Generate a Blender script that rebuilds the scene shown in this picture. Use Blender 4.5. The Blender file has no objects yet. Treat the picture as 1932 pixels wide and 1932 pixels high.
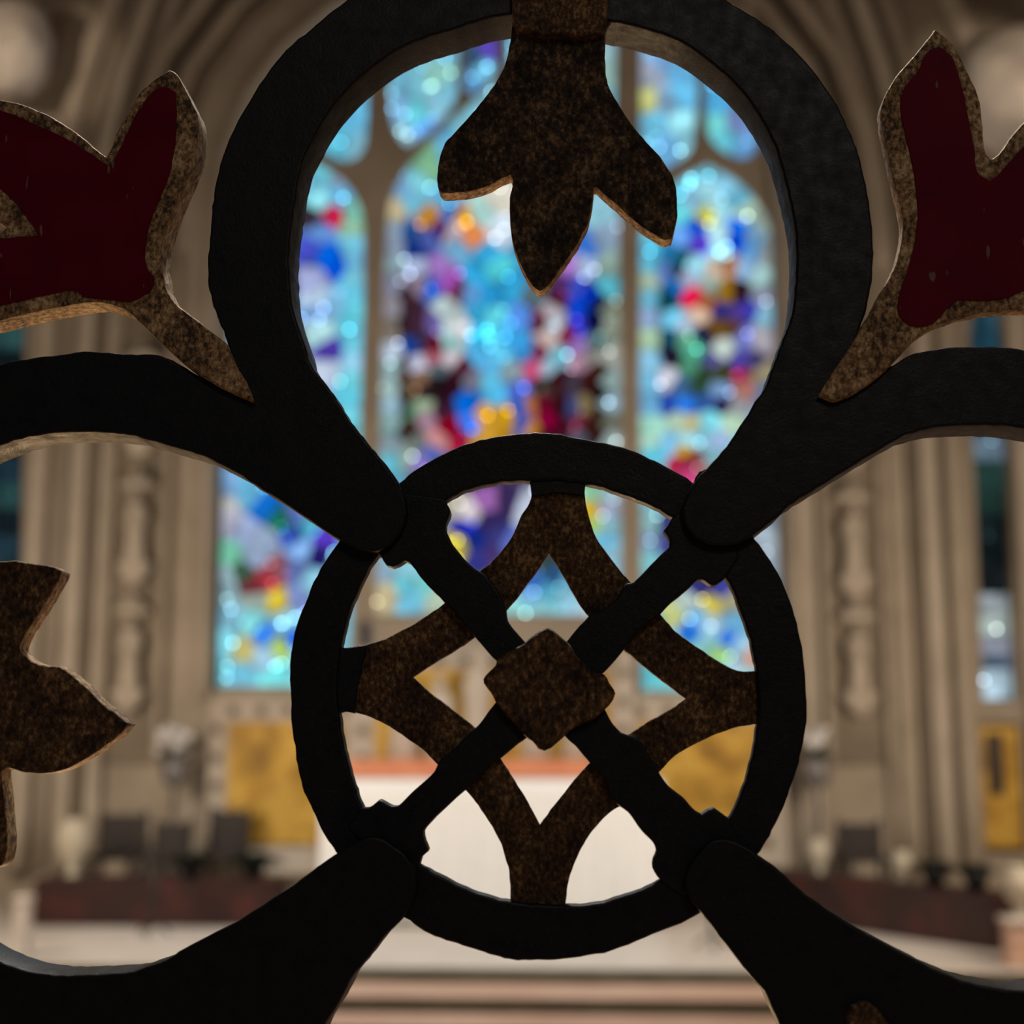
import bpy, bmesh, math, random
from mathutils import Vector, Matrix, noise
random.seed(7)
S = bpy.context.scene
COL = S.collection

# ---------------------------------------------------------------- camera, world, exposure
F = 2600.0; W0 = 1932.0
VPX, VPY = 1100.0, 1400.0          # where the church axis (+Y) meets the picture
CAM = Vector((0, 0, 1.35))
yaw = math.atan((VPX-966)/F)
pitch = math.atan((VPY-966)/math.hypot(F, VPX-966))
RC = Matrix.Rotation(yaw, 3, 'Z') @ Matrix.Rotation(math.pi/2+pitch, 3, 'X')
cd = bpy.data.cameras.new('camera'); cam = bpy.data.objects.new('camera', cd); COL.objects.link(cam)
cam.location = CAM; cam.rotation_euler = RC.to_euler()
cd.sensor_width = 36; cd.sensor_fit = 'HORIZONTAL'; cd.lens = F/W0*36
cd.clip_start = 0.02; cd.clip_end = 100
cd.dof.use_dof = True; cd.dof.focus_distance = 0.64; cd.dof.aperture_fstop = cd.lens/8.6
cd.dof.aperture_blades = 0
S.camera = cam
S.view_settings.view_transform = 'Standard'; S.view_settings.look = 'None'
S.view_settings.gamma = 1; S.view_settings.exposure = 0; S.view_settings.use_curve_mapping = False
wd = bpy.data.worlds.new('world'); S.world = wd; wd.use_nodes = True
bg = wd.node_tree.nodes['Background']; bg.inputs[0].default_value = (0.62, 0.62, 0.66, 1); bg.inputs[1].default_value = 0.06

def lamp(name, loc, target, size, energy, color, sizey=None):
    l = bpy.data.lights.new(name, 'AREA'); l.energy = energy; l.color = color
    l.shape = 'RECTANGLE' if sizey else 'SQUARE'; l.size = size
    if sizey: l.size_y = sizey
    o = bpy.data.objects.new(name, l); COL.objects.link(o); o.location = loc
    o.rotation_euler = (Vector(target)-Vector(loc)).to_track_quat('-Z', 'Y').to_euler()
    return o
WARM = (1.0, 0.84, 0.68)
lamp('chancel_floodlight', (-4.4, 7.9, 2.1), (-2.0, 12, 1.6), 1.0, 88, WARM)
lamp('chancel_floodlight', (3.2, 7.9, 2.1), (0.6, 12, 1.6), 1.0, 88, WARM)
sl = bpy.data.lights.new('altar_spotlight', 'SPOT'); sl.energy = 1020; sl.color = (0.98, 0.97, 0.95); sl.spot_size = math.radians(52); sl.spot_blend = 0.7; sl.shadow_soft_size = 0.25
so_ = bpy.data.objects.new('altar_spotlight', sl); COL.objects.link(so_); so_.location = (-0.8, 5.6, 6.2)
so_.rotation_euler = (Vector((-0.8, 9.9, 0.3))-so_.location).to_track_quat('-Z', 'Y').to_euler()
lamp('upper_rim_fill', (-0.3, 3.6, 5.6), (0.0, 0.8, 1.5), 0.5, 170, (1.0, 0.93, 0.84))  # unseen lamp added high up for glints on the upper gate edges
lamp('under_rim_fill', (-1.0, 3.2, -0.25), (0.0, 0.65, 1.5), 0.4, 26, (1.0, 0.66, 0.34))  # unseen warm lamp added low down to colour the gate undersides
lamp('gate_front_fill', (0.9, -2.6, 3.9), (0, 0.6, 1.4), 0.7, 15, (1.0, 0.91, 0.80))  # unseen fill lamp added behind the camera to lift the gate front

def add_corbel_fill(src, dst):  # unseen spot added to brighten each corbel
    l = bpy.data.lights.new('corbel_fill', 'SPOT'); l.energy = 240; l.color = (1.0, 0.80, 0.60); l.spot_size = math.radians(17); l.spot_blend = 0.6; l.shadow_soft_size = 0.1
    o = bpy.data.objects.new('corbel_fill', l); COL.objects.link(o); o.location = src
    o.rotation_euler = (Vector(dst)-Vector(src)).to_track_quat('-Z', 'Y').to_euler()
add_corbel_fill((-5.6, 7.4, 6.3), (-5.0, 11.2, 7.4))
add_corbel_fill((4.2, 7.4, 5.8), (3.75, 11.2, 7.0))
def ray(px, py):
    return RC @ Vector(((px-966)/F, -(py-966)/F, -1))
def P(px, py, Y):
    d = ray(px, py); return CAM + d*((Y-CAM.y)/d.y)
def PZ(px, py, Z):
    d = ray(px, py); return CAM + d*((Z-CAM.z)/d.z)

# ---------------------------------------------------------------- helpers
def lin(c):
    f = lambda v: (v/255/12.92) if v/255 <= 0.04045 else ((v/255+0.055)/1.055)**2.4
    return (f(c[0]), f(c[1]), f(c[2]), 1)

def tag(o, label=None, cat=None, group=None, kind=None):
    if label: o['label'] = label
    if cat: o['category'] = cat
    if group: o['group'] = group
    if kind: o['kind'] = kind
    return o

def empty(name, loc):
    o = bpy.data.objects.new(name, None); COL.objects.link(o); o.location = loc
    o.empty_display_size = 0.1
    return o

def wloc(o):
    v = Vector((0, 0, 0))
    while o: v = v + o.location; o = o.parent
    return v

def link_mesh(name, me, mat, parent=None, smooth=False):
    """mesh in world coordinates -> object whose origin is the middle of its base"""
    vs = [v.co for v in me.vertices]
    lo = Vector([min(v[i] for v in vs) for i in range(3)]); hi = Vector([max(v[i] for v in vs) for i in range(3)])
    c = Vector(((lo.x+hi.x)/2, (lo.y+hi.y)/2, lo.z))
    me.transform(Matrix.Translation(-c))
    o = bpy.data.objects.new(name, me); COL.objects.link(o)
    if mat: me.materials.clear(); me.materials.append(mat)
    if smooth:
        for p in me.polygons: p.use_smooth = True
    if parent: o.parent = parent; o.location = c - wloc(parent)
    else: o.location = c
    return o

def from_bm(name, bm, mat, parent=None, smooth=False):
    bmesh.ops.recalc_face_normals(bm, faces=bm.faces)
    me = bpy.data.meshes.new(name); bm.to_mesh(me); bm.free()
    return link_mesh(name, me, mat, parent, smooth)

def copy_tree(o, loc=None, parent=None):
    c = o.copy(); COL.objects.link(c); c.parent = parent
    if loc is not None: c.location = loc
    for ch in list(o.children): copy_tree(ch, None, c)
    return c

def add_box(bm, x0, x1, y0, y1, z0, z1):
    v = [bm.verts.new((x, y, z)) for x in (x0, x1) for y in (y0, y1) for z in (z0, z1)]
    for f in ((0,1,3,2),(4,6,7,5),(0,4,5,1),(2,3,7,6),(0,2,6,4),(1,5,7,3)): bm.faces.new([v[i] for i in f])

def box(name, x0, x1, y0, y1, z0, z1, mat, parent=None, bev=0.0):
    bm = bmesh.new(); add_box(bm, x0, x1, y0, y1, z0, z1)
    if bev: bmesh.ops.bevel(bm, geom=bm.edges[:], offset=bev, segments=2, affect='EDGES', profile=0.5)
    return from_bm(name, bm, mat, parent)

def add_lathe(bm, prof, cx, cy, n=24, sy=1.0):
    rings = []
    for r, z in prof:
        rings.append([bm.verts.new((cx+r*math.cos(2*math.pi*k/n), cy+sy*r*math.sin(2*math.pi*k/n), z)) for k in range(n)])
    for a, b in zip(rings, rings[1:]):
        for k in range(n): bm.faces.new((a[k], a[(k+1) % n], b[(k+1) % n], b[k]))
    bm.faces.new(rings[0][::-1]); bm.faces.new(rings[-1])

def lathe(name, prof, cx, cy, mat, parent=None, n=24, sy=1.0, smooth=True):
    bm = bmesh.new(); add_lathe(bm, prof, cx, cy, n, sy); return from_bm(name, bm, mat, parent, smooth)

def add_tube(bm, pts, r, n=12, closed=False):
    pts = [Vector(p) for p in pts]; rings = []
    up = Vector((0, 1, 0))
    for i, p in enumerate(pts):
        a = pts[max(i-1, 0)]; b = pts[min(i+1, len(pts)-1)]; t = (b-a).normalized()
        ref = up if abs(t.dot(up)) < 0.95 else Vector((1, 0, 0))
        s = t.cross(ref).normalized(); u = s.cross(t).normalized()
        rr = r[i] if isinstance(r, (list, tuple)) else r
        rings.append([bm.verts.new(p + (s*math.cos(2*math.pi*k/n)+u*math.sin(2*math.pi*k/n))*rr) for k in range(n)])
    for a, b in zip(rings, rings[1:]):
        for k in range(n): bm.faces.new((a[k], a[(k+1) % n], b[(k+1) % n], b[k]))
    bm.faces.new(rings[0][::-1]); bm.faces.new(rings[-1])

def tube(name, pts, r, mat, parent=None, n=12, smooth=True):
    bm = bmesh.new(); add_tube(bm, pts, r, n); return from_bm(name, bm, mat, parent, smooth)

def smooth_poly(pts, sub=5, wob=0.0):
    """Catmull-Rom through the points; a vertex that turns sharply stays a corner"""
    n = len(pts); q = [Vector((p[0], p[1])) for p in pts]; out = []
    tan = []
    for i in range(n):
        a, b, c = q[i-1], q[i], q[(i+1) % n]
        d1 = (b-a); d2 = (c-b)
        corner = d1.length < 1e-6 or d2.length < 1e-6 or d1.angle(d2) > math.radians(52)
        tan.append(None if corner else ((c-a)/( (c-b).length+(b-a).length)))
    for i in range(n):
        p0, p1 = q[i], q[(i+1) % n]; L = (p1-p0).length
        m0 = tan[i]*L if tan[i] is not None else (p1-p0)
        m1 = tan[(i+1) % n]*L if tan[(i+1) % n] is not None else (p1-p0)
        k = max(1, min(sub, int(L/7)))
        for j in range(k):
            t = j/k; t2 = t*t; t3 = t2*t
            out.append(p0*(2*t3-3*t2+1) + m0*(t3-2*t2+t) + p1*(-2*t3+3*t2) + m1*(t3-t2))
    if wob:
        out = [v + Vector((noise.noise((v.x*0.06, v.y*0.06, 3)), noise.noise((v.x*0.06, v.y*0.06, 9))))*wob for v in out]
    return [(v.x, v.y) for v in out]

def plate_mesh(name, loops, Yf, thick, bevel, sub=5, wob=0.0, smooth=True, bres=2):
    cu = bpy.data.curves.new(name, 'CURVE'); cu.dimensions = '2D'; cu.fill_mode = 'BOTH'
    cu.extrude = max(thick/2-bevel, 0.0001); cu.bevel_depth = bevel; cu.bevel_resolution = bres; cu.offset = -bevel
    for lp in loops:
        pts = smooth_poly(lp, sub, wob) if smooth else lp
        sp = cu.splines.new('POLY'); sp.points.add(len(pts)-1)
        for k, (px, py) in enumerate(pts):
            v = P(px, py, Yf); sp.points[k].co = (v.x, v.z, 0, 1)
        sp.use_cyclic_u = True
    ob = bpy.data.objects.new('tmp', cu)
    me = bpy.data.meshes.new_from_object(ob)
    bpy.data.objects.remove(ob); bpy.data.curves.remove(cu)
    me.transform(Matrix.Rotation(math.pi/2, 4, 'X')); me.transform(Matrix.Translation((0, Yf+thick/2, 0)))
    me.name = name
    return me

def plate(name, loops, Yf, thick, bevel, mat, parent=None, rim=None, **kw):
    me = plate_mesh(name, loops, Yf, thick, bevel, **kw)
    bm = bmesh.new(); bm.from_mesh(me)
    bmesh.ops.remove_doubles(bm, verts=bm.verts, dist=1e-6)
    bm.to_mesh(me); bm.free()
    o = link_mesh(name, me, mat, parent)
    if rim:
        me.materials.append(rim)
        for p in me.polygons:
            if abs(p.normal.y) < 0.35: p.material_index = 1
    return o

# ---------------------------------------------------------------- materials
def new_mat(name):
    m = bpy.data.materials.new(name); m.use_nodes = True; nt = m.node_tree
    return m, nt, nt.nodes['Principled BSDF']

def ramp(nt, fac, stops):
    r = nt.nodes.new('ShaderNodeValToRGB'); el = r.color_ramp.elements
    while len(el) < len(stops): el.new(0.5)
    for e, (p, c) in zip(el, stops): e.position = p; e.color = c if len(c) == 4 else (*c, 1)
    nt.links.new(fac, r.inputs[0]); return r.outputs[0]

def tex(nt, kind, scale, detail=4, rough=0.55, sc=None):
    tc = nt.nodes.new('ShaderNodeNewGeometry'); src = tc.outputs['Position']
    if sc:
        mp = nt.nodes.new('ShaderNodeMapping'); mp.inputs['Scale'].default_value = sc
        nt.links.new(src, mp.inputs[0]); src = mp.outputs[0]
    if kind == 'noise':
        t = nt.nodes.new('ShaderNodeTexNoise'); t.inputs['Scale'].default_value = scale
        t.inputs['Detail'].default_value = detail; t.inputs['Roughness'].default_value = rough
        nt.links.new(src, t.inputs['Vector']); return t.outputs[0]
    t = nt.nodes.new('ShaderNodeTexVoronoi'); t.inputs['Scale'].default_value = scale
    nt.links.new(src, t.inputs['Vector']); return t.outputs['Distance']

def bump(nt, b, h, strength, dist):
    n = nt.nodes.new('ShaderNodeBump'); n.inputs['Strength'].default_value = strength; n.inputs['Distance'].default_value = dist
    nt.links.new(h, n.inputs['Height']); nt.links.new(n.outputs[0], b.inputs['Normal']); return n

def addn(nt, a, b, k):
    m = nt.nodes.new('ShaderNodeMath'); m.operation = 'MULTIPLY_ADD'; nt.links.new(b, m.inputs[0]); m.inputs[1].default_value = k
    nt.links.new(a, m.inputs[2]); return m.outputs[0]

def simple(name, stops, scale=6, rough=0.7, metal=0.0, bstr=0.3, bdist=0.004, detail=4, bscale=None, spec=0.4, sc=None):
    m, nt, b = new_mat(name)
    n = tex(nt, 'noise', scale, detail, sc=sc)
    nt.links.new(ramp(nt, n, stops), b.inputs['Base Color'])
    b.inputs['Roughness'].default_value = rough; b.inputs['Metallic'].default_value = metal
    b.inputs['Specular IOR Level'].default_value = spec
    bump(nt, b, tex(nt, 'noise', bscale or scale*3, 5), bstr, bdist)
    return m

def forged_iron():
    m, nt, b = new_mat('black_painted_iron')
    n = tex(nt, 'noise', 420, 6, 0.75)
    base = ramp(nt, n, [(0.35, (0.0015, 0.0015, 0.0018)), (0.58, (0.0036, 0.0036, 0.004)), (0.68, (0.016, 0.016, 0.017)), (0.80, (0.05, 0.05, 0.05))])
    sc = ramp(nt, tex(nt, 'noise', 60, 5, 0.8, sc=(1, 1, 3.5)), [(0.66, (0, 0, 0)), (0.70, (1, 1, 1))])
    mx = nt.nodes.new('ShaderNodeMix'); mx.data_type = 'RGBA'
    nt.links.new(sc, mx.inputs[0]); nt.links.new(base, mx.inputs[6]); mx.inputs[7].default_value = (0.022, 0.022, 0.023, 1)
    nt.links.new(mx.outputs[2], b.inputs['Base Color'])
    nt.links.new(ramp(nt, tex(nt, 'noise', 130, 5), [(0.35, (0.38,)*3), (0.7, (0.62,)*3)]), b.inputs['Roughness'])
    b.inputs['Specular IOR Level'].default_value = 0.27
    h = addn(nt, tex(nt, 'noise', 60, 3), tex(nt, 'noise', 700, 4, 0.7), 0.5)
    bump(nt, b, h, 0.5, 0.0009)
    return m

def gilding(name, cols, scale=520, metal=0.55):
    m, nt, b = new_mat(name)
    n = addn(nt, tex(nt, 'noise', scale, 4, 0.65, sc=(1, 1, 0.7)), tex(nt, 'noise', 65, 4, 0.6), 0.55)
    nt.links.new(ramp(nt, n, [(0.62, cols[0]), (0.76, cols[1]), (0.86, cols[2]), (0.95, cols[3])]), b.inputs['Base Color'])
    b.inputs['Metallic'].default_value = metal; b.inputs['Roughness'].default_value = 0.5
    h = addn(nt, tex(nt, 'noise', 45, 3, 0.5), tex(nt, 'noise', 300, 6, 0.75), 0.55)
    bump(nt, b, h, 1.0, 0.0030)
    return m

def enamel():
    m, nt, b = new_mat('red_enamel')
    base = ramp(nt, tex(nt, 'noise', 35, 3), [(0.3, (0.085, 0.0012, 0.009)), (0.7, (0.12, 0.0014, 0.014))])
    v = tex(nt, 'noise', 240, 2, 0.3, sc=(1.0, 1.0, 0.28))
    sp = ramp(nt, v, [(0.72, (0, 0, 0)), (0.745, (1, 1, 1))])
    mx = nt.nodes.new('ShaderNodeMix'); mx.data_type = 'RGBA'
    nt.links.new(sp, mx.inputs[0]); nt.links.new(base, mx.inputs[6]); mx.inputs[7].default_value = (0.16, 0.09, 0.07, 1)
    nt.links.new(mx.outputs[2], b.inputs['Base Color'])
    b.inputs['Roughness'].default_value = 0.55; b.inputs['Specular IOR Level'].default_value = 0.06
    bump(nt, b, tex(nt, 'noise', 60, 3), 0.1, 0.001)
    return m

M = {}
M['iron'] = forged_iron()
M['gild_dark'] = gilding('dark_gilding', [(0.020, 0.011, 0.006), (0.085, 0.043, 0.018), (0.16, 0.085, 0.034), (0.36, 0.21, 0.085)])  # same gilding in a darker tone than on the tulips
M['gild'] = gilding('brightened_gilding', [(0.05, 0.028, 0.015), (0.30, 0.17, 0.075), (0.52, 0.33, 0.15), (0.75, 0.55, 0.30)], 620, 0.35)  # same gilding lightened; the tulips' brighter exposure is put into the colour
M['gild_black'] = gilding('darkest_gilding', [(0.010, 0.008, 0.006), (0.050, 0.030, 0.016), (0.12, 0.070, 0.034), (0.28, 0.17, 0.08)])  # darkest tone of the gilding, for the top leaf
M['gild_lit_rim'] = gilding('lit_rim_gilding', [(0.10, 0.055, 0.025), (0.45, 0.26, 0.10), (0.70, 0.46, 0.20), (0.85, 0.65, 0.38)], 420, 0.25)  # brighter gilding for side faces; light on the rims put into the colour
M['red'] = enamel()
M['stone'] = simple('limestone', [(0.3, (0.36, 0.30, 0.225)), (0.7, (0.47, 0.395, 0.305))], 2.2, 0.9, bstr=0.25, bdist=0.01, bscale=14)
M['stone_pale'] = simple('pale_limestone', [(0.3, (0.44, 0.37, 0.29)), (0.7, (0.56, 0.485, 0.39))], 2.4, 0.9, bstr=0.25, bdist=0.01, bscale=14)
M['stone_dark'] = simple('shadowed_limestone', [(0.3, (0.13, 0.10, 0.07)), (0.7, (0.19, 0.15, 0.105))], 2.2, 0.95, bstr=0.3, bdist=0.01, bscale=16)  # limestone with the shade of grooves and recesses put into its colour
M['stone_mid'] = simple('shaded_limestone', [(0.3, (0.22, 0.18, 0.13)), (0.7, (0.30, 0.245, 0.18))], 2.2, 0.95, bstr=0.3, bdist=0.01, bscale=16)  # limestone with a softer shade put into its colour
M['marble_white'] = simple('white_marble', [(0.3, (0.56, 0.50, 0.44)), (0.7, (0.66, 0.60, 0.53))], 3, 0.4, bstr=0.02)
M['marble_pink'] = simple('pink_marble', [(0.3, (0.52, 0.32, 0.23)), (0.7, (0.62, 0.42, 0.31))], 3, 0.45, bstr=0.02)
M['marble_green'] = simple('green_marble', [(0.3, (0.030, 0.036, 0.018)), (0.7, (0.075, 0.078, 0.042))], 5, 0.4, bstr=0.02)
M['marble_red'] = simple('dark_red_marble', [(0.3, (0.014, 0.005, 0.005)), (0.55, (0.035, 0.009, 0.007)), (0.8, (0.10, 0.022, 0.012))], 3.2, 0.45, bstr=0.02)
M['terracotta'] = simple('terracotta_cloth', [(0.3, (0.62, 0.22, 0.11)), (0.7, (0.75, 0.30, 0.15))], 5, 0.8)
M['gold_panel'] = simple('gold_mosaic', [(0.30, (0.26, 0.13, 0.012)), (0.46, (0.46, 0.25, 0.022)), (0.60, (0.66, 0.40, 0.06)), (0.70, (0.34, 0.18, 0.03))], 3.6, 0.55, 0.0, bstr=0.3, bdist=0.005, bscale=60)
M['linen'] = simple('white_linen', [(0.3, (0.84, 0.81, 0.76)), (0.7, (0.90, 0.88, 0.84))], 20, 0.9, bstr=0.1)
M['wood_dark'] = simple('dark_wood', [(0.3, (0.012, 0.008, 0.007)), (0.7, (0.036, 0.024, 0.018))], 5, 0.5, sc=(1, 1, 0.2))
M['leaf'] = simple('dark_foliage', [(0.3, (0.014, 0.022, 0.012)), (0.7, (0.05, 0.062, 0.034))], 12, 0.7)
M['cream'] = simple('cream_ceramic', [(0.3, (0.40, 0.35, 0.26)), (0.7, (0.48, 0.43, 0.33))], 5, 0.5, bstr=0.02)
M['bloom'] = simple('white_petals', [(0.3, (0.62, 0.60, 0.58)), (0.7, (0.80, 0.78, 0.76))], 20, 0.8)
M['pewter'] = simple('grey_metal', [(0.3, (0.11, 0.10, 0.10)), (0.7, (0.30, 0.28, 0.27))], 14, 0.5, 0.4)
M['lead'] = simple('lead_came', [(0.3, (0.012, 0.012, 0.014)), (0.7, (0.03, 0.03, 0.034))], 30, 0.6, 0.3)
M['blackmetal'] = simple('black_metal', [(0.3, (0.012, 0.012, 0.012)), (0.7, (0.03, 0.03, 0.03))], 14, 0.5, 0.2)
M['wax'] = simple('candle_wax', [(0.3, (0.75, 0.70, 0.60)), (0.7, (0.82, 0.78, 0.70))], 14, 0.5)

def lit_glass():
    m, nt, b = new_mat('lit_stained_glass')
    nt.nodes.remove(b); em = nt.nodes.new('ShaderNodeEmission')
    oi = nt.nodes.new('ShaderNodeObjectInfo')
    v = tex(nt, 'voronoi', 8.5)
    spot = ramp(nt, v, [(0.0, (15.0,)*3), (0.085, (13.0,)*3), (0.10, (0.80,)*3), (0.7, (0.66,)*3)])  # point highlights painted into the glow, to blur into discs
    n = ramp(nt, tex(nt, 'noise', 6, 4, 0.6), [(0.3, (0.62,)*3), (0.7, (1.35,)*3)])
    m1 = nt.nodes.new('ShaderNodeMix'); m1.data_type = 'RGBA'; m1.blend_type = 'MULTIPLY'; m1.inputs[0].default_value = 1
    nt.links.new(spot, m1.inputs[6]); nt.links.new(n, m1.inputs[7])
    m2 = nt.nodes.new('ShaderNodeMix'); m2.data_type = 'RGBA'; m2.blend_type = 'MULTIPLY'; m2.inputs[0].default_value = 1
    nt.links.new(m1.outputs[2], m2.inputs[6]); nt.links.new(oi.outputs['Color'], m2.inputs[7])
    nt.links.new(m2.outputs[2], em.inputs[0]); em.inputs[1].default_value = 1.2
    nt.links.new(em.outputs[0], nt.nodes['Material Output'].inputs[0])
    return m
M['glass'] = lit_glass()

# ---------------------------------------------------------------- the setting
XL, XR, YE = -6.2, 4.6, 12.0
ZN = -0.45
def struct(o): o['kind'] = 'structure'; return o

stepY = [PZ(966, 1826, 0).y]
z1 = -0.085; stepY.append(PZ(966, 1882, z1).y); z2 = -0.175; stepY.append(PZ(966, 1940, z2).y)
struct(box('floor', XL, XR, -3.0, stepY[2], ZN-0.2, ZN, M['marble_pink']))
pl = struct(empty('chancel_platform', (-0.8, 10, ZN)))
bm = bmesh.new(); add_box(bm, XL, XR, stepY[0], YE+0.6, z1, 0.0); from_bm('pavement', bm, M['marble_white'], pl)
def step(y0, y1, zt, zb):
    box('tread', XL, XR, y0, y1, zt-0.012, zt, M['marble_pink'], pl)
    box('riser', XL, XR, y0+0.012, y1, zb, zt-0.012, M['marble_green'], pl)
box('riser', XL, XR, stepY[0]-0.004, stepY[0]+0.02, z1+0.0, -0.012, M['marble_green'], pl)
step(stepY[1], stepY[0]+0.01, z1, z2+0.0)
step(stepY[2], stepY[1]+0.012, z2, ZN)

# east wall with the window opening cut out
def convex_clip(poly, clip):
    out = poly
    A = sum(clip[i][0]*clip[(i+1) % len(clip)][1]-clip[(i+1) % len(clip)][0]*clip[i][1] for i in range(len(clip)))
    s = 1 if A > 0 else -1
    for i in range(len(clip)):
        a = clip[i]; b = clip[(i+1) % len(clip)]
        nx, ny = -(b[1]-a[1])*s, (b[0]-a[0])*s
        out = half(out, nx, ny, nx*a[0]+ny*a[1])
        if len(out) < 3: return []
    return out
def half(poly, nx, ny, c):
    out = []
    for i in range(len(poly)):
        p, q = poly[i], poly[(i+1) % len(poly)]
        dp = nx*p[0]+ny*p[1]-c; dq = nx*q[0]+ny*q[1]-c
        if dp >= 0: out.append(p)
        if (dp > 0 > dq) or (dp < 0 < dq):
            t = dp/(dp-dq); out.append((p[0]+(q[0]-p[0])*t, p[1]+(q[1]-p[1])*t))
    return out

win_open = [(390, 1303), (398, 900), (412, 640), (420, 430), (432, 300), (470, 190), (540, 95), (620, 30), (700, -30), (800, -90), (944, -150),
            (1088, -90), (1188, -30), (1268, 30), (1348, 95), (1418, 190), (1460, 300), (1470, 430), (1474, 560), (1480, 900), (1488, 1310), (1180, 1310), (1180, 1166), (700, 1166), (700, 1303)]
wall_out = [(-600, 1860), (2500, 1860), (2500, -1000), (-600, -1000)]
def lancet(cx, y0, y1, w):
    return [(cx-w, y0), (cx-w, y1+60), (cx-w*0.6, y1+22), (cx, y1), (cx+w*0.6, y1+22), (cx+w, y1+60), (cx+w, y0)]
lanL = [(-30, 1322), (-38, 620), (-25, 560), (5, 520), (34, 560), (46, 620), (36, 1322)]
lanR = [(1856, 1322), (1830, 640), (1838, 570), (1862, 530), (1892, 570), (1900, 640), (1924, 1322)]
w = struct(plate('wall_back', [wall_out, win_open, lanL, lanR], YE, 0.45, 0.02, M['stone'], smooth=False))

# window tracery: one pierced stone screen
LL = [(400, 1294), (658, 1294), (663, 1150), (678, 800), (685, 430), (668, 368), (625, 322), (547, 292), (485, 322), (448, 372), (436, 430), (430, 700), (411, 890)]
CL = [(707, 1158), (1171, 1158), (1166, 400), (1140, 330), (1080, 255), (1010, 195), (947, 150), (885, 195), (815, 262), (757, 330), (731, 400), (717, 800)]
RL = [(1213, 1301), (1478, 1301), (1464, 900), (1457, 450), (1440, 396), (1395, 342), (1335, 308), (1275, 342), (1228, 396), (1209, 450)]
U1 = [(532, 190), (480, 230), (445, 290), (452, 312), (470, 308), (510, 284), (532, 262)]
U2 = [(692, 30), (640, 75), (595, 125), (562, 175), (562, 258), (610, 284), (645, 302), (672, 296), (690, 262)]
U3 = [(862, -80), (733, -10), (735, 200), (748, 250), (768, 276), (798, 255), (848, 205), (862, 170)]
U4 = [(936, -100), (876, -80), (876, 165), (893, 178), (920, 152), (936, 120)]
def mirr(p): return [(1894-x, y) for x, y in p][::-1]
U5, U6 = mirr(U4), mirr(U3)
U7 = [(1308, 90), (1212, 10), (1211, 285), (1230, 310), (1258, 314), (1296, 290), (1308, 262)]
U8 = [(1420, 225), (1385, 165), (1334, 120), (1335, 248), (1362, 282), (1398, 298), (1420, 290), (1432, 262)]
YT = YE+0.14
grow = [(x+(20 if x > 940 else -20), y-14 if y < 600 else y+8) for x, y in win_open]
struct(plate('trim_1', [grow, LL, CL, RL, U1, U2, U3, U4, U5, U6, U7, U8], YT, 0.12, 0.015, M['stone'], sub=3))

# stained glass: every piece of glass is a pane of its own, set in a lead sheet
BL = """612 320 120 225 245;640 330 150 180 210;600 380 150 235 245;628 405 230 40 90;585 408 60 50 60;640 372 110 190 230;585 350 130 210 240;540 340 120 200 240;500 360 110 190 230;
605 440 110 160 235;585 470 80 90 220;615 480 0 110 245;637 500 0 90 230;600 560 190 215 240;590 530 180 190 240;605 625 190 240 245;625 660 80 60 170;600 590 130 170 220;632 570 130 190 230;620 700 200 215 240;
540 450 60 120 210;500 430 150 200 230;450 450 120 210 235;530 540 40 60 150;480 560 150 180 200;540 640 120 40 60;490 660 150 190 220;560 740 60 90 180;520 800 160 200 220;600 760 110 170 220;470 790 70 140 120;560 850 180 200 220;620 830 60 110 200;600 900 40 60 150;
425 920 140 190 240;423 950 200 200 200;430 985 180 180 200;470 930 110 190 230;500 955 20 120 225;530 980 30 110 90;460 1005 170 190 230;502 1022 160 180 210;435 1045 120 200 170;480 1048 150 170 200;560 970 100 120 200;580 990 90 190 220;568 1038 140 190 250;552 1010 50 80 170;612 1020 90 60 200;600 1048 40 30 110;
425 1090 160 190 200;420 1120 150 190 200;455 1080 60 90 70;505 1092 170 60 70;478 1108 130 50 60;525 1075 150 90 100;556 1075 110 130 200;590 1095 150 215 240;527 1135 215 190 60;480 1132 160 180 170;560 1130 130 150 210;440 1165 140 200 225;475 1172 150 245 250;500 1197 60 130 230;540 1170 150 220 240;552 1205 40 100 210;425 1215 140 225 240;457 1228 200 190 120;527 1222 180 215 110;500 1242 170 215 240;450 1272 130 220 250;520 1277 130 245 250;415 1260 130 210 225;570 1240 160 240 250;570 1280 150 235 250;610 1180 150 225 245;640 1230 130 220 240;620 1270 140 225 245;640 1120 120 200 220;640 940 90 150 210;645 1060 130 200 220;
668 402 140 220 200;666 430 150 200 170;668 462 120 205 235;666 492 120 200 240;668 522 130 215 240;666 552 110 210 240;668 584 110 225 245;664 618 105 215 240;666 650 120 220 245;664 682 150 210 240;660 716 120 220 235;664 748 100 210 235;662 780 120 215 235;666 812 95 215 230;664 850 110 215 225;662 890 110 200 225;664 930 110 200 225;664 980 110 190 220;664 1030 110 200 225;664 1090 120 200 225;664 1150 130 210 230;664 1200 130 210 230"""
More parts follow.
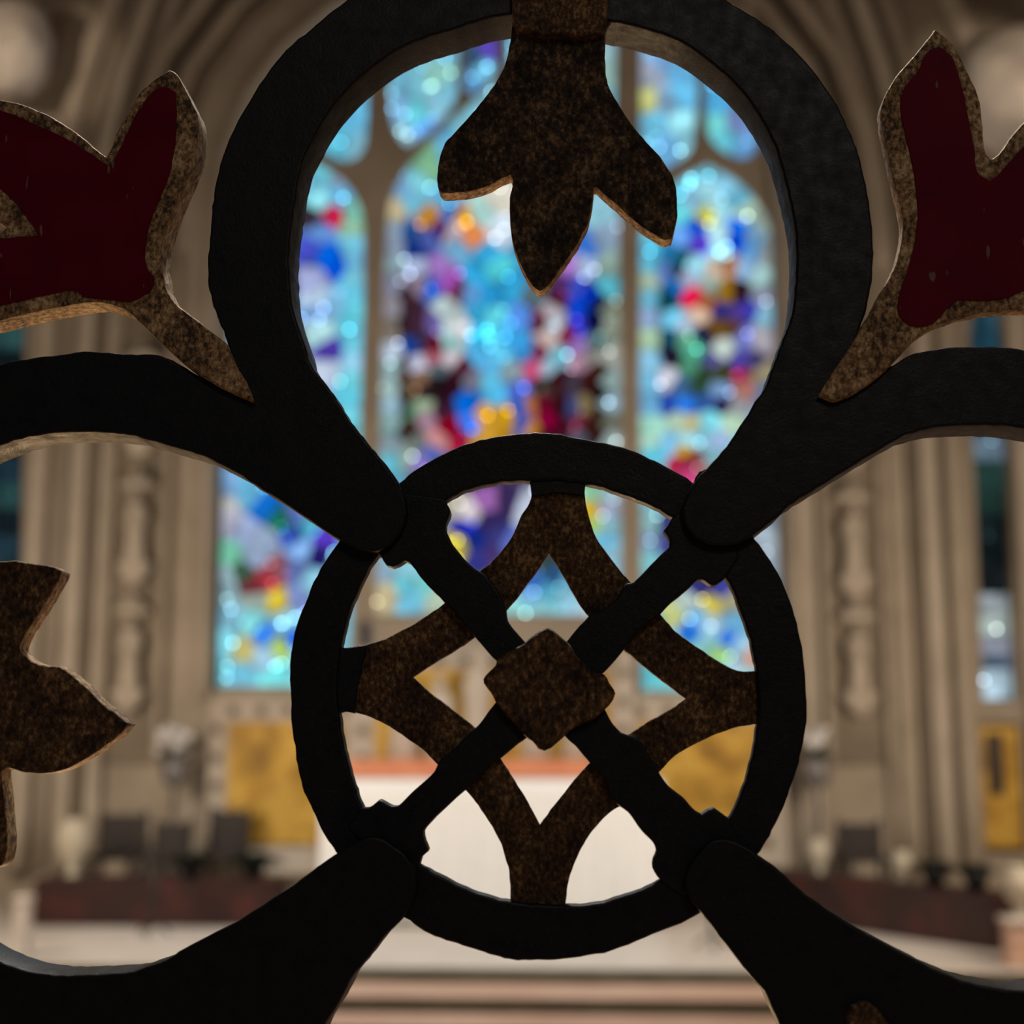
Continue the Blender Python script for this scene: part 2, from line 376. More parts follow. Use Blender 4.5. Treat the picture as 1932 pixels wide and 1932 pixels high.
BC = """764 556 60 40 50;765 620 55 35 45;764 690 70 50 60;762 712 90 65 50;760 745 70 50 40;764 815 50 30 25;766 772 60 60 50;1128 570 20 25 70;1128 610 15 15 60;1131 700 60 30 20;1130 742 40 25 25;1130 782 60 40 30;1130 822 50 30 25;986 800 90 100 190;980 828 120 120 180;745 400 205 190 150;745 432 150 170 190;745 462 150 165 190;745 500 150 180 190;748 535 150 155 180;744 575 165 160 172;742 625 140 130 120;743 662 190 205 225;745 695 160 195 200;742 735 160 190 190;748 764 150 185 205;742 800 150 190 190;742 838 150 175 185;740 872 110 200 220;740 910 110 190 220;740 960 130 190 210;740 1010 130 190 210;738 1050 140 180 200;
760 350 120 170 210;788 340 140 225 240;780 382 130 210 240;808 410 215 150 60;806 318 130 190 150;842 375 110 190 230;850 398 80 120 190;772 438 40 90 160;782 468 20 60 150;806 452 80 100 180;832 432 80 30 110;852 440 200 185 195;783 505 175 190 225;790 538 150 130 150;814 544 40 90 190;830 505 150 110 180;845 532 165 85 185;866 548 100 40 60;862 468 120 180 220;875 410 230 165 30;890 446 245 150 90;905 400 180 225 220;940 370 235 230 215;945 440 215 230 245;920 480 60 180 235;935 508 100 245 255;900 520 50 170 225;884 552 100 160 220;930 555 40 150 210;962 540 50 160 210;950 300 120 180 220;900 280 130 200 220;1000 280 120 180 220;860 300 110 190 230;1020 360 160 210 230;1040 440 120 160 220;1080 320 110 190 230;990 470 80 170 220;1020 500 90 120 180;
770 575 60 35 45;792 604 70 40 60;838 582 190 210 210;852 602 200 215 215;870 622 215 215 220;847 646 150 200 200;815 606 110 100 170;798 642 60 45 70;822 652 110 0 30;847 677 225 215 225;822 676 190 110 125;826 698 90 110 120;775 652 20 70 160;781 688 195 200 225;794 712 130 100 80;776 734 110 85 65;800 742 40 25 25;822 722 30 20 25;852 722 45 15 28;872 696 80 20 45;799 765 155 175 145;774 776 90 140 110;803 790 165 130 150;770 806 60 40 25;835 774 55 25 45;846 806 150 0 40;828 832 215 150 150;862 828 150 20 55;782 836 120 130 125;790 872 150 130 210;816 856 90 110 190;768 866 150 170 160;
905 592 60 180 230;930 598 110 240 255;925 628 90 235 255;903 630 60 190 240;948 622 80 190 245;985 600 90 150 240;972 640 60 165 230;908 672 90 190 245;940 667 100 210 250;992 662 60 150 220;928 694 100 190 240;890 715 130 130 150;962 702 150 175 185;925 718 100 200 235;936 742 90 200 250;884 762 0 110 225;887 796 60 120 240;910 784 225 165 50;932 802 205 155 50;956 786 200 150 20;952 824 220 160 25;982 772 20 100 215;976 740 90 120 230;1000 768 190 120 80;1003 812 215 150 45;912 830 215 160 60;
1040 588 205 195 205;1046 616 190 205 215;1034 640 210 185 180;1010 560 90 110 120;1018 604 100 40 60;1064 542 90 50 110;1076 502 160 110 190;1052 562 80 25 50;1100 502 170 190 225;1112 462 60 120 220;1086 542 60 80 200;1094 576 10 70 210;1113 560 0 50 180;1122 604 5 15 70;1130 455 140 170 200;1136 405 160 220 240;1150 440 150 175 200;1150 500 150 180 170;1150 542 90 190 210;1148 586 120 130 115;1146 616 140 150 135;1090 618 60 60 200;1090 652 160 120 200;1070 630 140 30 60;1016 664 120 30 60;1052 674 130 205 225;1008 694 210 85 130;1032 696 170 200 220;1094 680 195 150 175;1114 672 150 145 140;1126 645 80 110 110;1147 672 165 170 160;1150 716 140 165 165;1146 762 140 170 185;1150 796 120 125 110;1146 832 160 180 180;1148 870 150 170 170;1110 720 60 20 20;1082 722 70 60 75;1052 715 60 15 25;1026 728 60 50 45;1024 766 110 10 40;1032 792 130 0 55;1058 768 50 15 25;1080 770 60 70 120;1105 765 130 115 80;1094 794 110 40 60;1112 806 60 25 10;1060 814 60 10 25;1092 824 90 90 110;1020 824 80 15 35;
850 952 190 185 170;888 966 225 215 220;916 948 175 115 195;878 1000 30 45 175;922 984 60 50 110;960 950 60 45 90;990 960 190 200 220;944 1014 60 60 130;890 1018 20 50 150;958 1022 110 130 220;930 1050 80 60 120;905 1050 60 60 150;866 1026 200 185 70;800 920 60 80 120;800 980 110 150 190;840 890 70 80 120;900 890 40 40 110;980 880 80 60 100;1060 880 60 40 80;
765 1078 140 200 215;762 1100 120 225 240;778 1128 120 205 235;727 1115 205 190 150;802 1108 130 220 220;822 1132 195 215 190;726 1085 150 180 200;860 1100 90 150 200;880 1140 130 200 220;930 1110 90 150 190;
1030 1060 60 80 80;1046 1084 50 100 150;1008 1100 60 110 190;1000 1124 110 160 210;978 1146 155 228 228;1030 1120 100 190 220;1046 1144 145 222 238;1080 1134 165 220 245;1106 1148 195 232 250;1074 1100 120 190 220;1016 1148 150 220 230;
1117 932 160 220 180;1118 962 230 190 40;1125 988 180 215 120;1142 962 170 180 205;1146 992 140 190 205;1138 1020 120 200 235;1150 1050 150 200 220;1060 960 60 60 110;1060 1010 60 80 130;1150 920 150 180 190;1150 1100 140 200 220"""
BR = """1228 470 100 210 245;1226 500 110 205 235;1225 530 185 210 185;1230 562 110 190 220;1226 600 150 180 220;1228 640 170 205 170;1230 680 150 215 250;1228 722 120 190 225;1228 762 120 190 235;1230 802 180 245 225;1230 832 190 240 220;1235 856 110 220 245;1228 900 130 190 210;1224 440 110 210 240;
1290 335 120 215 240;1330 322 120 215 240;1336 360 170 235 250;1372 352 140 210 240;1308 380 150 210 240;1360 392 170 235 250;1332 406 200 200 90;1386 378 110 190 220;1404 404 170 200 180;1262 370 100 210 235;1282 402 110 230 240;1313 432 10 90 225;1320 458 90 60 205;1354 440 190 240 250;1360 474 160 230 245;1396 426 0 110 245;1392 456 0 70 215;1286 444 110 170 250;1420 440 130 180 220;1418 472 110 180 245;1440 420 160 180 170;1448 480 150 160 160;1254 420 110 220 240;
1264 480 40 130 190;1280 488 30 90 110;1276 510 10 50 65;1256 512 100 130 200;1314 500 160 225 245;1296 526 175 180 210;1350 508 230 205 180;1374 500 180 120 80;1272 542 30 110 190;1308 560 245 25 80;1342 540 170 190 180;1368 552 175 130 20;1396 552 55 30 40;1408 506 150 190 230;1434 520 160 200 200;1434 560 140 150 170;1258 566 10 70 80;1268 602 120 210 245;1292 614 190 210 235;1320 592 225 190 165;1332 572 190 110 50;1360 584 60 55 135;1390 592 80 60 145;1416 582 60 60 175;1444 594 140 195 220;
1290 642 100 170 140;1308 660 90 190 160;1264 640 20 80 110;1264 668 35 25 45;1330 632 40 45 75;1354 620 120 85 25;1380 616 110 75 50;1366 656 200 215 208;1405 640 130 140 220;1436 640 170 165 175;1398 682 90 80 190;1420 684 60 55 100;1340 684 80 80 140;1304 690 80 150 120;1330 702 50 70 45;1360 702 70 75 30;1320 728 50 85 60;1258 716 205 205 220;1284 732 70 110 160;1356 736 120 155 200;1402 706 145 40 80;1406 732 200 130 115;1434 704 150 140 110;1292 762 40 120 225;1262 762 40 80 185;1330 756 50 90 160;1364 762 40 30 80;1390 768 165 168 175;
1280 792 180 210 185;1302 804 215 205 150;1340 794 130 220 235;1382 796 190 225 195;1300 828 170 235 250;1322 822 150 220 240;1356 834 170 200 240;1262 840 130 200 240;1290 852 210 170 50;1284 872 195 45 80;1306 870 150 30 60;1300 892 230 80 145;1322 882 140 100 100;1348 864 140 200 210;1400 850 150 210 220;1440 800 130 180 210;1440 740 110 130 160;1450 860 120 170 190;
1226 955 130 190 200;1230 985 150 200 205;1228 1020 140 175 205;1226 1060 130 200 210;1256 985 60 60 120;1258 1025 70 70 140;1300 960 70 60 110;1350 960 60 80 140;1400 960 90 140 190;1440 950 120 150 170;1300 1050 60 60 120;1380 1050 60 70 140;1226 1110 140 200 210;1226 1170 150 210 215;
1320 1108 60 60 135;1362 1110 65 70 155;1298 1136 175 195 190;1342 1142 220 205 95;1382 1136 175 170 135;1268 1160 205 215 140;1318 1162 130 190 230;1346 1182 170 205 225;1384 1172 120 190 230;1303 1196 40 125 235;1340 1206 160 225 240;1372 1206 60 125 235;1356 1232 170 222 140;1394 1222 160 210 235;1322 1222 160 230 230;1414 1242 225 175 150;1396 1258 190 230 245;1226 1260 100 210 225;1252 1286 120 225 235;1300 1270 120 220 235;1350 1275 140 225 235;1420 1285 140 225 235;1270 1220 150 225 235;1448 1030 175 192 205;1456 1080 150 165 180;1455 1150 140 180 200;1460 1230 140 200 215"""
BU = """660 220 110 200 240;672 282 150 215 240;644 272 110 215 245;600 200 120 200 235;580 100 110 190 230;640 100 120 200 235;650 160 120 210 240;470 250 120 200 230;480 170 120 200 230;
752 150 120 190 220;756 205 130 190 230;786 214 120 238 252;822 196 150 215 240;820 150 150 210 200;785 150 130 205 225;800 244 110 180 250;766 262 150 195 210;846 180 130 200 225;780 90 130 200 225;830 80 120 190 220;
892 160 110 180 235;912 135 120 200 235;890 110 60 90 120;925 90 100 80 200;900 40 110 180 220;
990 130 120 190 220;1070 150 130 200 220;1100 220 120 200 230;1153 130 155 195 190;1150 90 150 190 200;1140 200 130 200 220;
1220 190 200 205 130;1232 232 120 205 240;1286 182 110 200 245;1286 232 160 235 250;1258 276 120 190 240;1218 280 120 200 235;1222 140 160 170 190;1250 110 130 180 230;1290 130 110 190 240;1300 274 150 220 240;1260 190 140 180 215;1225 60 130 190 220;
1352 190 90 190 245;1354 236 120 220 220;1404 276 110 170 225;1388 232 120 140 195;1420 220 110 150 200;1370 262 110 210 230;1360 140 100 190 235;1400 150 110 180 230;1370 80 110 190 230"""
def parse(s): return [tuple(float(t) for t in q.split()) for q in s.replace('\n', '').split(';') if q.strip()]
def voronoi_panes(sites, clip, shrink=0.7):
    xs = [p[0] for p in clip]; ys = [p[1] for p in clip]
    res = []
    for i, a in enumerate(sites):
        cell = [(min(xs)-4, min(ys)-4), (max(xs)+4, min(ys)-4), (max(xs)+4, max(ys)+4), (min(xs)-4, max(ys)+4)]
        for j, b in enumerate(sites):
            if i == j: continue
            dx, dy = b[0]-a[0], b[1]-a[1]; L = math.hypot(dx, dy)
            if L < 1e-3 or L > 400: continue
            mx, my = (a[0]+b[0])/2-dx/L*shrink, (a[1]+b[1])/2-dy/L*shrink
            cell = half(cell, -dx, -dy, -dx*mx-dy*my)
            if len(cell) < 3: break
        if len(cell) < 3: continue
        if clip is not None and getattr(clip, '__len__', None) and len(clip) > 4: cell = convex_clip(cell, clip)
        if len(cell) >= 3: res.append((cell, a[2:]))
    return res
def make_window(name, sites, lightpoly, extra, Yg):
    root = struct(empty(name, P(lightpoly[0][0], lightpoly[0][1], Yg)))
    cx = sum(p[0] for p in lightpoly)/len(lightpoly); cy = sum(p[1] for p in lightpoly)/len(lightpoly)
    clip = [(x+(5 if x > cx else -5), y+(5 if y > cy else -5)) for x, y in lightpoly]
    jobs = voronoi_panes(sites, clip)
    plate('lead_sheet', [clip], Yg+0.012, 0.008, 0.0005, M['lead'], root, smooth=False, bres=0)
    usites = parse(BU)
    for ex in extra:
        x0, x1 = min(p[0] for p in ex)-5, max(p[0] for p in ex)+5; y0, y1 = min(p[1] for p in ex)-5, max(p[1] for p in ex)+5
        loc = [s for s in usites if x0 <= s[0] <= x1 and y0 <= s[1] <= y1]
        rect = [(x0, y0), (x1, y0), (x1, y1), (x0, y1)]
        plate('lead_sheet', [rect], Yg+0.052, 0.008, 0.0005, M['lead'], root, smooth=False, bres=0)
        for c, col in voronoi_panes(loc, rect): jobs.append((c, col+(1,)))
    for cell, col in jobs:
        if abs(sum(cell[i][0]*cell[(i+1) % len(cell)][1]-cell[(i+1) % len(cell)][0]*cell[i][1] for i in range(len(cell)))) < 60: continue
        Y = Yg+(0.04 if len(col) == 4 else 0)
        bm = bmesh.new()
        fr = [bm.verts.new(P(x, y, Y)) for x, y in cell]
        bk = [bm.verts.new(v.co+Vector((0, 0.006, 0))) for v in fr]
        bm.faces.new(fr); bm.faces.new(bk[::-1]); k = len(fr)
        for i in range(k): bm.faces.new((fr[i], fr[(i+1) % k], bk[(i+1) % k], bk[i]))
        o = from_bm('glass_pane', bm, M['glass'], root)
        c = lin(col[:3]); f = random.uniform(0.9, 1.15)
        o.color = (c[0]*f, c[1]*f, c[2]*f, 1)
    return root
YG = YT+0.05
make_window('window_1', parse(BL), LL, [U1, U2], YG)
make_window('window_2', parse(BC), CL, [U3, U4, U5, U6], YG)
make_window('window_3', parse(BR), RL, [U7, U8], YG)
# narrow side lancets: dark glass above, pale glass at the foot
def lancet_window(name, poly, rows):
    root = struct(empty(name, P(poly[0][0], poly[0][1], YE+0.2)))
    plate('lead_sheet', [[(x+(6 if x > sum(p[0] for p in poly)/len(poly) else -6), y) for x, y in poly]], YE+0.232, 0.008, 0.0005, M['lead'], root, smooth=False, bres=0)
    for y0, y1, col in rows:
        def xr(y):
            xs = []
            for i in range(len(poly)):
                p, q = poly[i], poly[(i+1) % len(poly)]
                if (p[1]-y)*(q[1]-y) < 0: xs.append(p[0]+(q[0]-p[0])*(y-p[1])/(q[1]-p[1]))
            return (min(xs), max(xs)) if len(xs) > 1 else (poly[0][0], poly[-1][0])
        a0, b0 = xr(y0+1); a1, b1 = xr(y1-1)
        for k in range(2):
            A0 = a0+(b0-a0)*k/2; B0 = a0+(b0-a0)*(k+1)/2-0.8; A1 = a1+(b1-a1)*k/2; B1 = a1+(b1-a1)*(k+1)/2-0.8
            bm = bmesh.new(); fr = [bm.verts.new(P(x, y, YE+0.22)) for x, y in ((A0, y0+0.6), (B0, y0+0.6), (B1, y1-0.6), (A1, y1-0.6))]
            bk = [bm.verts.new(v.co+Vector((0, 0.006, 0))) for v in fr]
            bm.faces.new(fr); bm.faces.new(bk[::-1])
            for i in range(4): bm.faces.new((fr[i], fr[(i+1) % 4], bk[(i+1) % 4], bk[i]))
            o = from_bm('glass_pane', bm, M['glass'], root); c = lin(col); f = random.uniform(0.7, 1.3)
            o.color = (c[0]*f, c[1]*f, c[2]*f, 1)
dk = [(25, 45, 55), (40, 70, 70), (20, 30, 35), (30, 50, 60), (35, 55, 50), (20, 25, 30), (60, 95, 110)]
rowsL = [(560+i*50, 610+i*50, dk[i % 6] if i else (50, 90, 100)) for i in range(15)]
lancet_window('window_4', lanL, rowsL)
rowsR = [(570+i*50, 620+i*50, [(40, 75, 90), (30, 60, 75), (25, 50, 55), (30, 50, 55), (40, 70, 75), (90, 110, 125), (35, 60, 55), (28, 48, 44), (22, 32, 34), (18, 26, 28), (20, 24, 26)][i]) for i in range(11)]
rowsR += [(1120, 1160, (170, 180, 185)), (1160, 1200, (165, 180, 175)), (1200, 1235, (150, 155, 170)), (1235, 1262, (80, 95, 115)), (1262, 1320, (175, 200, 215))]
lancet_window('window_5', lanR, rowsR)

# side walls, vault
struct(box('wall_left', XL-0.3, XL, 2.5, YE+0.45, ZN, 8.6, M['stone']))
struct(box('wall_right', XR, XR+0.3, 2.5, YE+0.45, ZN, 8.6, M['stone']))
bm = bmesh.new(); N = 24; xc = (XL+XR)/2; hw = (XR-XL)/2
pr = []
for i in range(N+1):
    t = i/N; x = XL-0.3+(XR-XL+0.6)*t; u = abs(x-xc)/(hw+0.3); z = 8.0+3.2*math.sqrt(max(0, 1-u**2))*(1-0.12*u)
    pr.append((x, z))
for (xa, za), (xb, zb) in zip(pr, pr[1:]):
    v = [bm.verts.new(c) for c in ((xa, 2.5, za), (xb, 2.5, zb), (xb, YE+0.45, zb), (xa, YE+0.45, za), (xa, 2.5, za+0.2), (xb, 2.5, zb+0.2), (xb, YE+0.45, zb+0.2), (xa, YE+0.45, za+0.2))]
    bm.faces.new(v[:4]); bm.faces.new(v[4:][::-1])
struct(from_bm('ceiling', bm, M['stone']))

# mouldings round the window and shafts beside it
XC = 944.0
def arch_path(off):
    base = [(378, 1320), (382, 1000), (386, 700), (392, 520), (402, 400), (415, 290), (458, 180), (528, 85), (610, 15), (695, -45), (800, -105), (XC, -168)]
    if off > 40: base = base[3:]
    out = []
    for i, (x, y) in enumerate(base):
        a = base[max(i-1, 0)]; b = base[min(i+1, len(base)-1)]
        tx, ty = b[0]-a[0], b[1]-a[1]; L = math.hypot(tx, ty)
        out.append((x + ty/L*off, y - tx/L*off))
    out[-1] = (XC, -168-off*1.1)
    return out
def whole_arch(off):
    l = arch_path(off); r = [(2*XC-x, y) for x, y in l[:-1]][::-1]
    q = l+r; res = []
    for (a, b) in zip(q, q[1:]):
        for k in range(3): res.append((a[0]+(b[0]-a[0])*k/3, a[1]+(b[1]-a[1])*k/3))
    res.append(q[-1]); return res
tn = 2
for off, r, dy, mat in ((-6, 0.060, 0.0, 'stone'), (84, 0.07, -0.03, 'stone_dark'), (112, 0.06, -0.08, 'stone'), (142, 0.06, -0.02, 'stone_dark'), (170, 0.07, -0.10, 'stone')):  # dark tubes paint the shade of the grooves between mouldings
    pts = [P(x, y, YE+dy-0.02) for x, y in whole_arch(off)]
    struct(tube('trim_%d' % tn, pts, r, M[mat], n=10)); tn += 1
def shaft_path(x, lean):
    pts = [(x, 1640), (x, 1300), (x, 1000), (x, 700), (x, 480), (x+lean*0.05, 360), (x+lean*0.2, 240), (x+lean*0.45, 120), (x+lean*0.8, 0), (x+lean*1.3, -140), (x+lean*2.0, -300)]
    res = []
    for (a, b) in zip(pts, pts[1:]):
        for k in range(3): res.append((a[0]+(b[0]-a[0])*k/3, a[1]+(b[1]-a[1])*k/3))
    res.append(pts[-1]); return res
def persp(x, y):            # keep a shaft upright in the world: fix world x from its foot
    return x
def shaft(xp, r, lean, dy, mat, side):
    global tn
    foot = P(xp, 1000, YE+dy).x; pts = []
    for x, y in shaft_path(xp, lean):
        v = P(x, y, YE+dy); dx = (P(x, 1000, YE+dy).x-foot)
        pts.append((foot+dx, YE+dy, v.z))
    struct(tube('trim_%d' % tn, pts, r, M[mat], n=12)); tn += 1
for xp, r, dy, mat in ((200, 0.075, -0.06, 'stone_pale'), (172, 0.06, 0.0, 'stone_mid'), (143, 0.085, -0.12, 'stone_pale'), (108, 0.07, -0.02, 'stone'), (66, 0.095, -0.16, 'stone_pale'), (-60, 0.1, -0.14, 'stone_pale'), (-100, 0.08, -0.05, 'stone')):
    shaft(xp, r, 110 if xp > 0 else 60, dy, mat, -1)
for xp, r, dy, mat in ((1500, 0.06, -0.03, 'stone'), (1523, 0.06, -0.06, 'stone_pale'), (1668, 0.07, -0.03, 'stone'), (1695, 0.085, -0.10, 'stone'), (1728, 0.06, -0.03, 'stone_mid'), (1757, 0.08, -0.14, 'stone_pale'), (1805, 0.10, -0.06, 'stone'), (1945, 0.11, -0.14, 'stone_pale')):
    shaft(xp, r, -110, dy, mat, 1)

# niche strips with carved figures
def niche(xp, name):
    f = P(xp, 1000, YE).x; hwid = 0.25
    root = empty(name, (f, YE-0.05, 1.0))
    box('backing', f-hwid, f+hwid, YE-0.05, YE-0.01, P(xp, 1440, YE).z, P(xp, 500, YE).z, M['stone_mid'], root)  # darker stone tone stands in for shade in the recess
    for s in (-1, 1): box('fillet', f+s*hwid-0.025, f+s*hwid+0.025, YE-0.16, YE-0.01, P(xp, 1440, YE).z, P(xp, 500, YE).z, M['stone'], root, 0.008)
    return root, f
def statue(f, zb, h, name, label, turn=0.0):
    root = empty(name, (f, YE-0.19, zb)); cy = YE-0.19
    k = h
    lathe('robe', [(0.10*k, zb), (0.155*k, zb+0.02*k), (0.125*k, zb+0.2*k), (0.105*k, zb+0.42*k), (0.12*k, zb+0.56*k), (0.145*k, zb+0.70*k), (0.12*k, zb+0.79*k), (0.05*k, zb+0.83*k)], f, cy, M['stone_pale'], root, 16, 0.7)
    lathe('head', [(0.02*k, zb+0.815*k), (0.055*k, zb+0.86*k), (0.068*k, zb+0.91*k), (0.055*k, zb+0.965*k), (0.01*k, zb+0.995*k)], f, cy-0.01, M['stone_pale'], root, 14)
    for s in (-1, 1):
        tube('arm', [(f+s*0.125*k, cy, zb+0.73*k), (f+s*0.15*k, cy-0.02, zb+0.58*k), (f+s*0.10*k, cy-0.085, zb+0.50*k), (f+s*0.03*k, cy-0.11, zb+0.53*k)], [0.035*k, 0.034*k, 0.028*k, 0.02*k], M['stone_pale'], root, 8)
    tag(root, label, 'statue')
    return root
def bracket(f, zb, root):
    bm = bmesh.new()
    add_lathe(bm, [(0.04, zb-0.20), (0.10, zb-0.14), (0.15, zb-0.06), (0.16, zb-0.03), (0.15, zb-0.002)], f, YE-0.19, 8, 0.7)
    from_bm('bracket', bm, M['stone_pale'], root)
def hood(f, zb, root):
    bm = bmesh.new()
    add_lathe(bm, [(0.15, zb), (0.17, zb+0.04), (0.15, zb+0.07), (0.06, zb+0.12), (0.04, zb+0.16), (0.01, zb+0.20)], f, YE-0.19, 8, 0.7)
    from_bm('canopy', bm, M['stone_pale'], root)
for xp, nm, side in ((268, 'niche_strip', 'left'), (1602, 'niche_strip', 'right')):
    root, f = niche(xp, nm)
    tag(root, 'dark recessed stone strip holding carved figures, %s of the stained glass window' % side, 'stone niche', kind=None)
    if side == 'left': ys = [(1300, 1168, 'lowest'), (1060, 930, 'second from the bottom'), (820, 690, 'third from the bottom')]
    else: ys = [(1305, 1180, 'lowest'), (1085, 955, 'second from the bottom'), (845, 715, 'third from the bottom')]
    for yb, yt, pos in ys:
        zb = P(xp, yb, YE-0.19).z; h = P(xp, yt, YE-0.19).z-zb
        statue(f, zb, h*1.05, 'carved_statue', 'carved stone robed figure, %s in the %s niche strip' % (pos, side))
        bracket(f, zb, root); hood(f, zb+h*1.05+0.01, root)

# ---------------------------------------------------------------- behind the altar
def rect_px(name, x0, x1, y0, y1, Y, d, mat, parent=None, bev=0.0):
    a = P(x0, y1, Y); b = P(x1, y0, Y)
    return box(name, a.x, b.x, Y, Y+d, a.z, b.z, mat, parent, bev)
ret = empty('gilded_reredos', P(928, 1735, 11.7)); ret.location.z = 0
tag(ret, 'wide stone reredos with three gold mosaic panels behind the white altar', 'reredos')
rect_px('stone_back', 384, 1478, 1316, 1650, 11.78, 0.22, M['stone_pale'], ret, 0.01)
rect_px('stone_back', 664, 1196, 1222, 1650, 11.74, 0.24, M['stone_pale'], ret, 0.01)
rect_px('gold_panel', 424, 648, 1362, 1592, 11.74, 0.05, M['gold_panel'], ret, 0.008)['label'] = 'tall gold mosaic panel left of the altar'
rect_px('gold_panel', 706, 1152, 1262, 1440, 11.70, 0.05, M['gold_panel'], ret, 0.008)['label'] = 'wide gold mosaic panel above the altar'
rect_px('gold_panel', 1208, 1432, 1362, 1592, 11.74, 0.05, M['gold_panel'], ret, 0.008)['label'] = 'tall gold mosaic panel right of the altar'
inl = [(x, 1341) for x in (440, 492, 544, 596, 648)]+[(407, y) for y in (1376, 1430, 1482, 1536, 1590)]
inl += [(1856-x, y) for x, y in inl]
inl += [(x, 1246) for x in range(720, 1160, 54)] + [(684, y) for y in range(1270, 1440, 54)] + [(1176, y) for y in range(1270, 1440, 54)]
for x, y in inl:
    Yq = 11.77 if not (664 < x < 1196) else 11.73
    if Yq == 11.77 and (664 < x < 1196): continue
    rect_px('shaded_recess_square', x-9, x+9, y-9, y+9, Yq, 0.02, M['stone_dark'], ret, 0.003)  # dark blocks paint the shade of sunken squares in the stone frame
gr = rect_px('altar_shelf', 640, 1214, 1434, 1476, 11.25, 0.4, M['terracotta'], None, 0.008)
a0 = P(640, 1476, 11.25)
box_leg = box('shelf_support', a0.x+0.05, P(1214, 1476, 11.25).x-0.05, 11.3, 11.62, 0.0, a0.z, M['stone'], gr)
tag(gr, 'terracotta red shelf running behind the top of the white altar', 'shelf')

for k, x in enumerate((760, 828, 900, 1010, 1090)):
    a = P(x, 1440, 11.58); a.z = P(640, 1434, 11.25).z+0.002; h = P(x, 1275 if k != 2 else 1225, 11.6).z-a.z
    root = empty('reredos_figure', (a.x, 11.6, a.z))
    lathe('robe', [(0.09, a.z), (0.13, a.z+0.02), (0.10, a.z+h*0.4), (0.12, a.z+h*0.68), (0.08, a.z+h*0.8), (0.035, a.z+h*0.84)], a.x, 11.58, M['stone_pale'], root, 14, 0.45)
    lathe('head', [(0.02, a.z+h*0.82), (0.05, a.z+h*0.87), (0.06, a.z+h*0.92), (0.045, a.z+h*0.97), (0.01, a.z+h)], a.x, 11.58, M['stone_pale'], root, 12, 0.8)
    tag(root, 'small pale robed figure before the gold panel, %s from the left' % ('first', 'second', 'third', 'fourth', 'fifth')[k], 'statue')

# altar and its cloth
A0 = P(606, 1472, 10.5); A1 = P(1250, 1472, 10.5); zt = A0.z
al = empty('altar', ((A0.x+A1.x)/2, 10.9, 0)); tag(al, 'broad stone altar table standing on the white platform', 'altar')
box('altar_body', A0.x+0.05, A1.x-0.05, 10.56, 11.2, 0.0, zt-0.08, M['marble_white'], al, 0.01)
box('altar_slab', A0.x+0.01, A1.x-0.01, 10.52, 11.23, zt-0.08, zt-0.008, M['marble_white'], al, 0.01)
bm = bmesh.new()
NX, NZ = 220, 10
def cy(u, t): return 10.49-0.020*t*(0.5+0.5*math.sin(u*46+2.2*math.sin(u*7)))-0.012*t*math.sin(u*101)
g = []
for j in range(NZ+1):
    t = j/NZ; z = zt-(zt-0.02)*t
    g.append([bm.verts.new((A0.x+(A1.x-A0.x)*i/NX, cy(i/NX*6.28, 0.2+t), z)) for i in range(NX+1)])
top = [[bm.verts.new((A0.x+(A1.x-A0.x)*i/NX, y, zt)) for i in range(NX+1)] for y in (10.8, 11.24)]
rows = [top[1], top[0]]+g
for ra, rb in zip(rows, rows[1:]):
    for i in range(NX): bm.faces.new((ra[i], ra[i+1], rb[i+1], rb[i]))
clo = from_bm('altar_cloth', bm, M['linen'], None, True)
so = clo.modifiers.new('thick', 'SOLIDIFY'); so.thickness = 0.003
tag(clo, 'white linen cloth falling in soft folds over the altar front', 'altar cloth')

# low dark red marble benches either side
def wedge(name, p0, p1, zt_, label, depth=0.36):
    bm = bmesh.new(); d = Vector((p1.x-p0.x, p1.y-p0.y, 0)).normalized(); nrm = Vector((-d.y, d.x, 0))
    if nrm.y < 0: nrm = -nrm
    a, b, c, e = p0, p1, p1+nrm*depth, p0+nrm*depth
    vs = [bm.verts.new((q.x, q.y, z)) for z in (0.0, zt_) for q in (a, b, c, e)]
    for f in ((0,1,2,3),(4,7,6,5),(0,4,5,1),(1,5,6,2),(2,6,7,3),(3,7,4,0)): bm.faces.new([vs[i] for i in f])
    bmesh.ops.bevel(bm, geom=bm.edges[:], offset=0.012, segments=2, affect='EDGES')
    return tag(from_bm(name, bm, M['marble_red'], None), label, 'bench')
pa = PZ(60, 1747, 0); pb = PZ(548, 1734, 0); pb.y = pa.y
wedge('marble_bench', pa, pb, 0.34, 'long low dark red marble bench left of the altar')
pc = PZ(1400, 1726, 0); pd = PZ(1878, 1796, 0)
wedge('marble_bench', pc, pd, 0.36, 'low dark red marble bench angled forward right of the altar')

# furniture and flowers along the benches
def chair(px, py_floor, z0, Y, name, label, w=0.42, hb=0.55, group=None):
    c = P(px, 1500, Y); x = c.x
    root = empty(name, (x, Y, z0))
    box('seat', x-w/2, x+w/2, Y-0.2, Y+0.2, z0+0.42, z0+0.46, M['wood_dark'], root, 0.01)
    box('backrest', x-w/2+0.02, x+w/2-0.02, Y+0.17, Y+0.20, z0+0.44, z0+hb, M['wood_dark'], root, 0.008)
    for sx in (-1, 1):
        for sy in (-1, 1):
            h = z0+hb+0.03 if sy > 0 else z0+0.42
            box('leg', x+sx*(w/2-0.02)-0.02, x+sx*(w/2-0.02)+0.02, Y+sy*0.18-0.02, Y+sy*0.18+0.02, z0, h, M['wood_dark'], root, 0.004)
    tag(root, label, 'chair', group); return root
bz = 0.34
chair(222, 0, 0, 11.22, 'wooden_chair', 'dark wooden chair behind the left bench, third from the altar', 0.40, 0.76)
